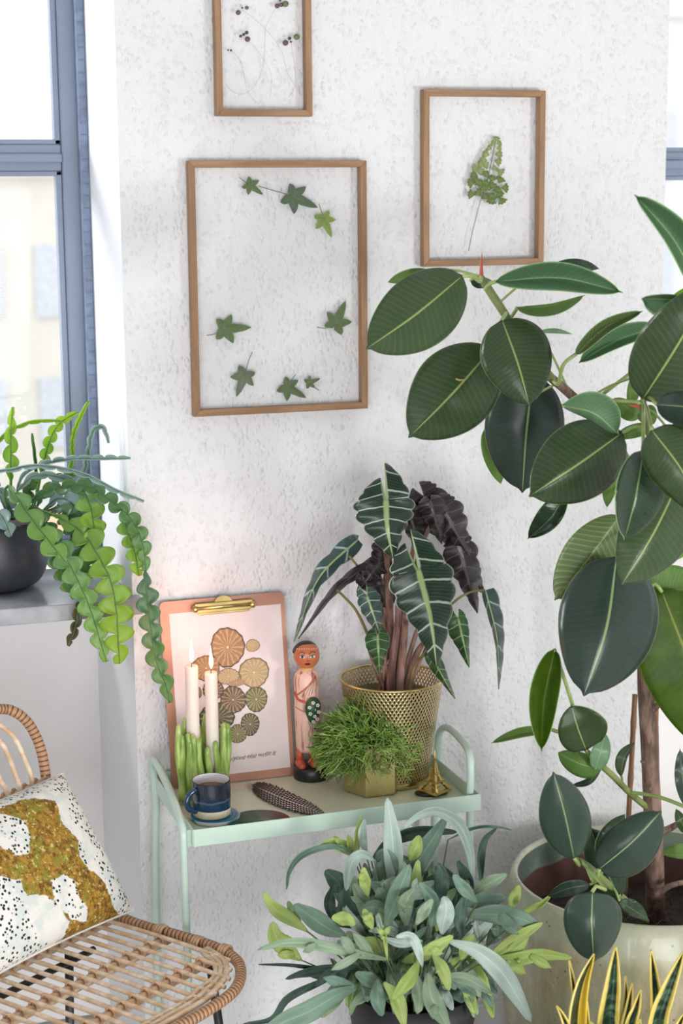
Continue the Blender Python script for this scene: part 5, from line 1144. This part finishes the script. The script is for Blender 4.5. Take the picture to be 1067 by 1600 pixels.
    for i in range(46):     # short fronds curling over the planter's front rim
        x = rr.uniform(530, 760); y = rr.uniform(1520, 1562); q = (x-645)/115; dep = -.47-.13*math.sqrt(max(0, 1-q*q)); dx = q*rr.uniform(5, 30)+rr.uniform(-15, 15)
        frond([(x-dx*.5, y-25, dep+.04), (x, y-8, dep-.01), (x+dx, y+rr.uniform(8, 38), dep-.03)], rr.uniform(6, 11), rr.choices('bpglks', (26, 10, 14, 16, 14, 20))[0], base=(i % 3 == 0))
fern()
# ------------------------------------------------------------------ snake plant bottom right
def snake():
    c = P(985, 1640, -.95); zt = c.z-.06
    t = thing('low_planter', 'low clay planter below the frame, holding the snake plant', 'plant pot', (c.x, c.y, 0)); 
    m = MB(); m.lathe([(0, 0), (.10, 0), (.105, .01), (.135, zt), (.128, zt), (.125, zt-.02)], (c.x, c.y, 0), 40); m.build('body', simple('clay', C('b08a70'), .7), t); m = MB(); m.lathe([(0, zt-.012), (.126, zt-.015)], (c.x, c.y, 0), 30); m.build('soil', M['soil'], t)
    root = thing('snake_plant', 'snake plant with upright dark leaves edged bright yellow, bottom right corner', 'plant', (c.x, c.y, zt-.015))
    n = NT('snake_leaf'); u, v = n.uv(); d = n.math('MULTIPLY', n.math('ABSOLUTE', n.math('SUBTRACT', u, .5)), 2); band = n.noise(n.obj((1, 1, 3)), 40, 3)
    cc = n.mix(n.ramp(band, .4, .68), C('1f3b2c'), C('5c7d63')); e = n.ramp(n.math('ADD', d, n.math('MULTIPLY', n.math('SUBTRACT', n.noise(n.obj(), 18, 2), .5), .15)), .60, .66); cc = n.mix(e, cc, n.mix(band, C('d9bf52'), C('efdf86'))); n.set(cc, .35); n.translucent(.1, cc); SM = n.m
    n = NT('snake_leaf_wide_margin'); u, v = n.uv(); e = n.ramp(u, .48, .54); band = n.noise(n.obj((1, 1, 3)), 40, 3); cc = n.mix(e, C('e3bf3e'), n.mix(n.ramp(band, .4, .7), C('182c22'), C('3f5c45'))); d = n.math('GREATER_THAN', u, .93); cc = n.mix(d, cc, C('efe08a')); n.set(cc, .35); n.translucent(.1, cc); SW = n.m
    for pts, w_, mt in (
        ([(955, 1700, -.95), (950, 1610, -.96), (957, 1540, -.96), (962, 1479, -.95)], 19, SM), ([(905, 1700, -.97), (902, 1600, -.98), (910, 1540, -.98), (928, 1490, -.97)], 16, SW),
        ([(1022, 1700, -.97), (1028, 1600, -.98), (1043, 1550, -.98), (1068, 1486, -.97)], 17, SM), ([(1025, 1690, -.92), (1025, 1580, -.92), (1022, 1530, -.92), (1017, 1484, -.92)], 12, SM),
        ([(985, 1700, -.98), (985, 1610, -.99), (994, 1575, -.99), (1001, 1546, -.98)], 12, SM), ([(970, 1700, -.93), (973, 1610, -.93), (978, 1560, -.93), (977, 1524, -.93)], 7, SM),
        ([(975, 1700, -.95), (975, 1620, -.96), (983, 1570, -.96), (988, 1535, -.95)], 9, SM), ([(905, 1690, -.92), (903, 1590, -.92), (896, 1540, -.92), (889, 1500, -.92)], 7, SM),
        ([(900, 1690, -1.0), (890, 1620, -1.0), (880, 1590, -1.0), (869, 1571, -1.0)], 8, SM), ([(925, 1690, -.96), (918, 1620, -.97), (915, 1580, -.97), (912, 1530, -.96)], 6, SM),
        ([(1050, 1690, -.98), (1055, 1630, -.98), (1062, 1600, -.98), (1072, 1580, -.98)], 10, SM), ([(940, 1690, -1.0), (936, 1640, -1.0), (930, 1610, -1.0), (922, 1596, -1.0)], 8, SM), ([(1000, 1690, -1.02), (1000, 1640, -1.02), (998, 1615, -1.02), (1000, 1592, -1.02)], 8, SM)):
        m = MB(); f = lambda t, w_=w_: max(w_*(1-t**2.6)**.8, .5)
        ribbon(m, pts, f, f, 28, 4, .018, .018, fold=1.6); m.build('leaf', mt, root, solid=.002)
snake()
# ------------------------------------------------------------------ rattan chair with cushion
def chair():
    f = Vector((.583, -.812, 0)); l = Vector((-.812, -.583, 0)); z = .51; K = (1.8-z)/(1.8-.43); O = PZ(212, 1443, z)
    def P(x, y, Y, P0=globals()['P']): return P0(x, y, -3.2+(Y+3.2)*K)
    def Q(a, b, h=0): return O + f*(a*K) + l*(b*K) + Vector((0, 0, h))
    t = thing('rattan_chair', 'rattan lounge chair with black metal legs at lower left', 'chair', Q(.1, .25, -z))
    W = .56; A1 = .345; rc = .17; ab = -.17
    # outer rim: from the back corner along the side, around the front, and back
    rim = [Q(ab, -.02), Q(0, 0), Q(.10, -.005), Q(.19, -.005), Q(.255, .012), Q(.30, .05), Q(.335, .11), Q(.345, .18), Q(.345, .28), Q(.345, .40), Q(.32, .5), Q(.26, .56), Q(.15, .59), Q(0, .6), Q(ab, .6)]
    m = MB(); m.tube(catmull3([tuple(p) for p in rim], 120), .0098, 12); m.build('seat_rim', M['rattan_wrap'], t)
    for off, rr in ((.022, .0055), (.035, .005), (.047, .0048)):   # nested inner canes at the front
        pts = [Q(.19, -.0+off*.6, .003), Q(.25, .015+off, .004), Q(.30-off*.4, .06+off, .004), Q(.335-off, .12+off*.8, .004), Q(.345-off, .18+off*.3, .004), Q(.345-off, .28, .004), Q(.345-off, .40, .004), Q(.32-off, .5-off*.5, .004), Q(.25, .56-off, .004)]
        m = MB(); m.tube(catmull3([tuple(p) for p in pts], 70), rr, 8); m.build('front_cane', M['rattan'], t)
    nb = 19
    for k in range(nb):
        b = .030+k*.0295
        a1 = .33 if b > .15 else .235+.095*math.sin(min(1, b/.15)*PI/2)
        m = MB(); q = [Q(ab, b, .001), Q(0, b, .006), Q(a1*.5, b, .007), Q(a1-.005, b, .004)]
        m.tube(catmull3([tuple(p) for p in q], 20), .0040, 8); m.build('seat_cane', M['rattan'], t)
    wr = NT('rattan_binding'); wr.set(wr.mix(wr.noise(wr.obj(), 60, 2), C('b98e6c'), C('dcbb98')), .5); wr = wr.m
    first = None
    for a in (-.06, .09, .215):
        m = MB(); m.tube([Q(a, .0, -.008), Q(a, .58, -.008)], .0065, 8); m.build('cross_rail', M['rattan'], t)
        for k in range(nb):
            b = .030+k*.0295; p = Q(a, b, .000)
            m = MB(); m.tube([p+f*(.0065*math.cos(q))+Vector((0, 0, .0115*math.sin(q)-.001))+l*(.006*math.sin(q*.5)) for q in [2*PI*j/10 for j in range(11)]], .0026, 5, False)
            m.tube([Q(a, b+.004, -.002), Q(a, b+.0147, -.0015), Q(a, b+.026, -.002)], .0072, 6)
            m.build('binding', wr, t)
    for a in (.06, .15, .215):
        m = MB(); p = Q(a, 0.0, 0)
        for j in range(3): m.tube([p+f*(.006*j)+l*(.0115*math.cos(q))+Vector((0, 0, .0115*math.sin(q))) for q in [2*PI*i/12 for i in range(13)]], .003, 5, False)
        m.build('binding', wr, t)
    # back hoop
    B0 = P(72, 1217, .06)
    hoop = [P(x, y, Y) for x, y, Y in ((74, 1232, .045), (72, 1217, .05), (66, 1180, .06), (56, 1150, .07), (40, 1125, .075), (20, 1111, .075), (0, 1108, .07), (-60, 1110, .0), (-130, 1130, -.08), (-185, 1200, -.14), (-200, 1290, -.16))]
    m = MB(); m.tube(catmull3([tuple(p) for p in hoop], 90), .0095, 12); m.build('back_hoop', M['rattan_wrap'], t)
    r1 = [P(x, y, Y) for x, y, Y in ((76, 1216, .048), (40, 1233, .04), (0, 1250, .02), (-60, 1265, -.03), (-130, 1290, -.1), (-190, 1320, -.15))]
    m = MB(); m.tube(catmull3([tuple(p) for p in r1], 50), .0058, 8); m.build('back_rail', M['rattan'], t)
    m = MB(); q = catmull3([tuple(p+Vector((0, 0, .004))) for p in r1], 120); m.tube([Vector(p)+Vector((0, .006*math.cos(i*.9), .006*math.sin(i*.9))) for i, p in enumerate(q)], .003, 6); m.build('binding', wr, t)
    for i, pts in enumerate((((-4, 1130), (22, 1152), (40, 1190), (50, 1222), (56, 1300)), ((-25, 1135), (5, 1165), (22, 1205), (32, 1238), (38, 1310)), ((-50, 1150), (-18, 1185), (2, 1222), (14, 1250), (18, 1320)), ((-80, 1160), (-45, 1200), (-25, 1240), (-15, 1265), (-8, 1330)), ((-110, 1170), (-80, 1210), (-60, 1250), (-45, 1285), (-35, 1340)))):
        q = [P(x, y, .055-.01*k-i*.022) for k, (x, y) in enumerate(pts)]
        m = MB(); m.tube(catmull3([tuple(p) for p in q], 30), .0048, 8); m.build('back_cane', M['rattan'], t)
    m = MB(); q = [P(74, 1232, .045), Q(ab, 0, .12), Q(ab, -.02, 0)]; m.tube(catmull3([tuple(p) for p in q], 20), .0095, 10); m.build('back_post', M['rattan_wrap'], t)
    m = MB(); q = [P(-200, 1290, -.16), Q(ab, .6, .12), Q(ab, .6, 0)]; m.tube(catmull3([tuple(p) for p in q], 20), .0095, 10); m.build('back_post', M['rattan_wrap'], t)
    # black legs and frame
    for (a, b, da, db) in ((.20, .02, .05, -.035), (-.02, .16, -.05, -.03), (.20, .56, .05, .03), (-.10, .56, -.06, .03)):
        m = MB(); m.tube([Q(a, b, -.006), Q(a+da, b+db, -z)], .0078, 10); m.build('leg', M['black'], t)
    for a in (-.015,):
        m = MB(); m.tube([Q(a, .10, -.018), Q(a, .58, -.018)], .0065, 8); m.build('frame_bar', M['black'], t)
    # cushion
    BR = Q(-.01, -.005, .022); BL = Q(-.01, .42, .022); TR_ = P(98, 1208, .045); tv = TR_-BR; TL = BL+tv+l*.015
    n_ = (BL-BR).cross(tv).normalized()
    if n_.y > 0: n_ = -n_
    cu = thing('cushion', 'square cushion with mossy ochre and black dotted white print, on rattan chair', 'cushion', BR.lerp(BL, .5))
    def inpoly(x, y, pl):
        r = False; n = len(pl)
        for i in range(n):
            (x1, y1), (x2, y2) = pl[i], pl[(i+1) % n]
            if (y1 > y) != (y2 > y) and x < (x2-x1)*(y-y1)/(y2-y1)+x1: r = not r
        return r
    def sd(x, y, pl):
        d = 1e9; n = len(pl)
        for i in range(n):
            (x1, y1), (x2, y2) = pl[i], pl[(i+1) % n]; vx, vy = x2-x1, y2-y1; t_ = max(0, min(1, ((x-x1)*vx+(y-y1)*vy)/(vx*vx+vy*vy+1e-9))); d = min(d, math.hypot(x-x1-vx*t_, y-y1-vy*t_))
        return d if inpoly(x, y, pl) else -d
    moss = [(-60, 1290), (0, 1262), (40, 1247), (86, 1249), (97, 1285), (120, 1308), (127, 1345), (165, 1380), (178, 1420), (196, 1440), (170, 1462), (120, 1488), (85, 1502), (66, 1512), (72, 1485), (100, 1462), (108, 1440), (92, 1415), (70, 1398), (42, 1400), (30, 1375), (0, 1368), (-60, 1380)]
    h1 = [(-30, 1270), (10, 1272), (38, 1284), (48, 1305), (44, 1332), (25, 1336), (5, 1322), (-30, 1318)]; h2 = [(80, 1375), (100, 1368), (116, 1375), (122, 1398), (138, 1422), (134, 1440), (112, 1436), (88, 1412)]
    blank = [(38, 1400), (68, 1400), (88, 1418), (106, 1440), (102, 1462), (85, 1476), (62, 1470), (48, 1440)]; strip2 = [(30, 1248), (80, 1235), (100, 1240), (110, 1280), (140, 1310), (150, 1350), (168, 1382), (140, 1360), (125, 1310), (96, 1285), (86, 1249)]
    N = 110; m = MB()
    msk = {}
    def px(p): q = Vector(p)-CAM; k = FPX/q.dot(FW); return 533.5+q.dot(RT)*k, 800-q.dot(UP)*k
    vals = []
    for side in (1, -1):
        rows = []; uvs = []
        for i in range(N+1):
            v = i/N; row = []; ur = []
            for j in range(N+1):
                u = j/N; uu, vv = u*2-1, v*2-1
                pin = 1-.045*(1-uu*uu)*0; e = (1-abs(uu)**3.2)*(1-abs(vv)**3.2)
                bx = uu*(1-.05*(1-vv*vv)**1.0*abs(uu)**4); by = vv*(1-.05*(1-uu*uu)*abs(vv)**4)
                s_, q_ = (bx+1)/2, (by+1)/2
                p = BR.lerp(BL, s_)*(1-q_)+TR_.lerp(TL, s_)*q_ + n_*(side*.062*max(0, e)**.55+ .004*math.sin(7*u+5*v)*e)
                p += n_*.05*0
                row.append(p); ur.append((u, v))
                if side == 1: x, y = px(p); vals.append((max(-1, min(1, min(sd(x, y, moss), -sd(x, y, h1), -sd(x, y, h2))/20)), max(-1, min(1, -max(sd(x, y, blank), sd(x, y, strip2))/12)) ))
                else: vals.append((-1, 1))
            rows.append(row); uvs.append(ur)
        m.grid(rows, uvs)
    cp = NT('cushion_print'); at = cp.N('ShaderNodeAttribute', attribute_name='print_zones'); sx = cp.N('ShaderNodeSeparateColor'); cp.L(at.outputs['Color'], sx.inputs[0]); v = cp.obj()
    n1 = cp.noise(v, 45, 4, .7); mz = cp.math('ADD', sx.outputs[0], cp.math('MULTIPLY', cp.math('SUBTRACT', n1, .5), .35)); mo = cp.ramp(mz, .49, .53)
    na = cp.noise(v, 75, 5, .8); nb_ = cp.noise(v, 28, 4, .7); nc = cp.noise(v, 120, 3, .7)
    mc = cp.mix(cp.ramp(na, .38, .62), C('6e4a22'), C('b8903a')); mc = cp.mix(cp.ramp(nb_, .48, .64), mc, C('8f8a38')); mc = cp.mix(cp.ramp(nc, .56, .68), mc, C('e0cf8a')); mc = cp.mix(cp.math('MULTIPLY', cp.ramp(nc, .42, .34), .6), mc, C('4a2c1c'))
    dz = cp.ramp(cp.math('ADD', sx.outputs[1], cp.math('MULTIPLY', cp.math('SUBTRACT', n1, .5), .5)), .50, .56); dots = cp.ramp(cp.voro(v, 125, rnd=.95), .36, .28); dn = cp.ramp(cp.noise(v, 22, 2), .28, .42)
    wc = cp.mix(cp.math('MULTIPLY', cp.ramp(nb_, .45, .6), .5), C('efece6'), C('c6d6d0')); wc = cp.mix(cp.math('MULTIPLY', cp.math('MULTIPLY', dots, dz), dn), wc, C('1f302c')); cp.set(cp.mix(mo, wc, mc), .85, spec=.2); cp.bump(cp.noise(v, 400, 2), .15, .0006)
    o = m.build('cover', cp.m, cu); at_ = o.data.color_attributes.new('print_zones', 'FLOAT_COLOR', 'POINT')
    flat = []
    for a, b in vals: flat += [.5+.5*a, .5+.5*b, 0, 1]
    at_.data.foreach_set('color', flat)
    m = MB(); per = []
    for u, v in [(k/20, 0) for k in range(20)]+[(1, k/20) for k in range(20)]+[(1-k/20, 1) for k in range(20)]+[(0, 1-k/20) for k in range(21)]:
        uu, vv = u*2-1, v*2-1; bx = uu*(1-.05*(1-vv*vv)*abs(uu)**4); by = vv*(1-.05*(1-uu*uu)*abs(vv)**4); s_, q_ = (bx+1)/2, (by+1)/2
        per.append(BR.lerp(BL, s_)*(1-q_)+TR_.lerp(TL, s_)*q_)
    m.tube(per, .0026, 6, False); m.build('piping', simple('white_piping', (.8, .79, .76), .8), cu)
chair()
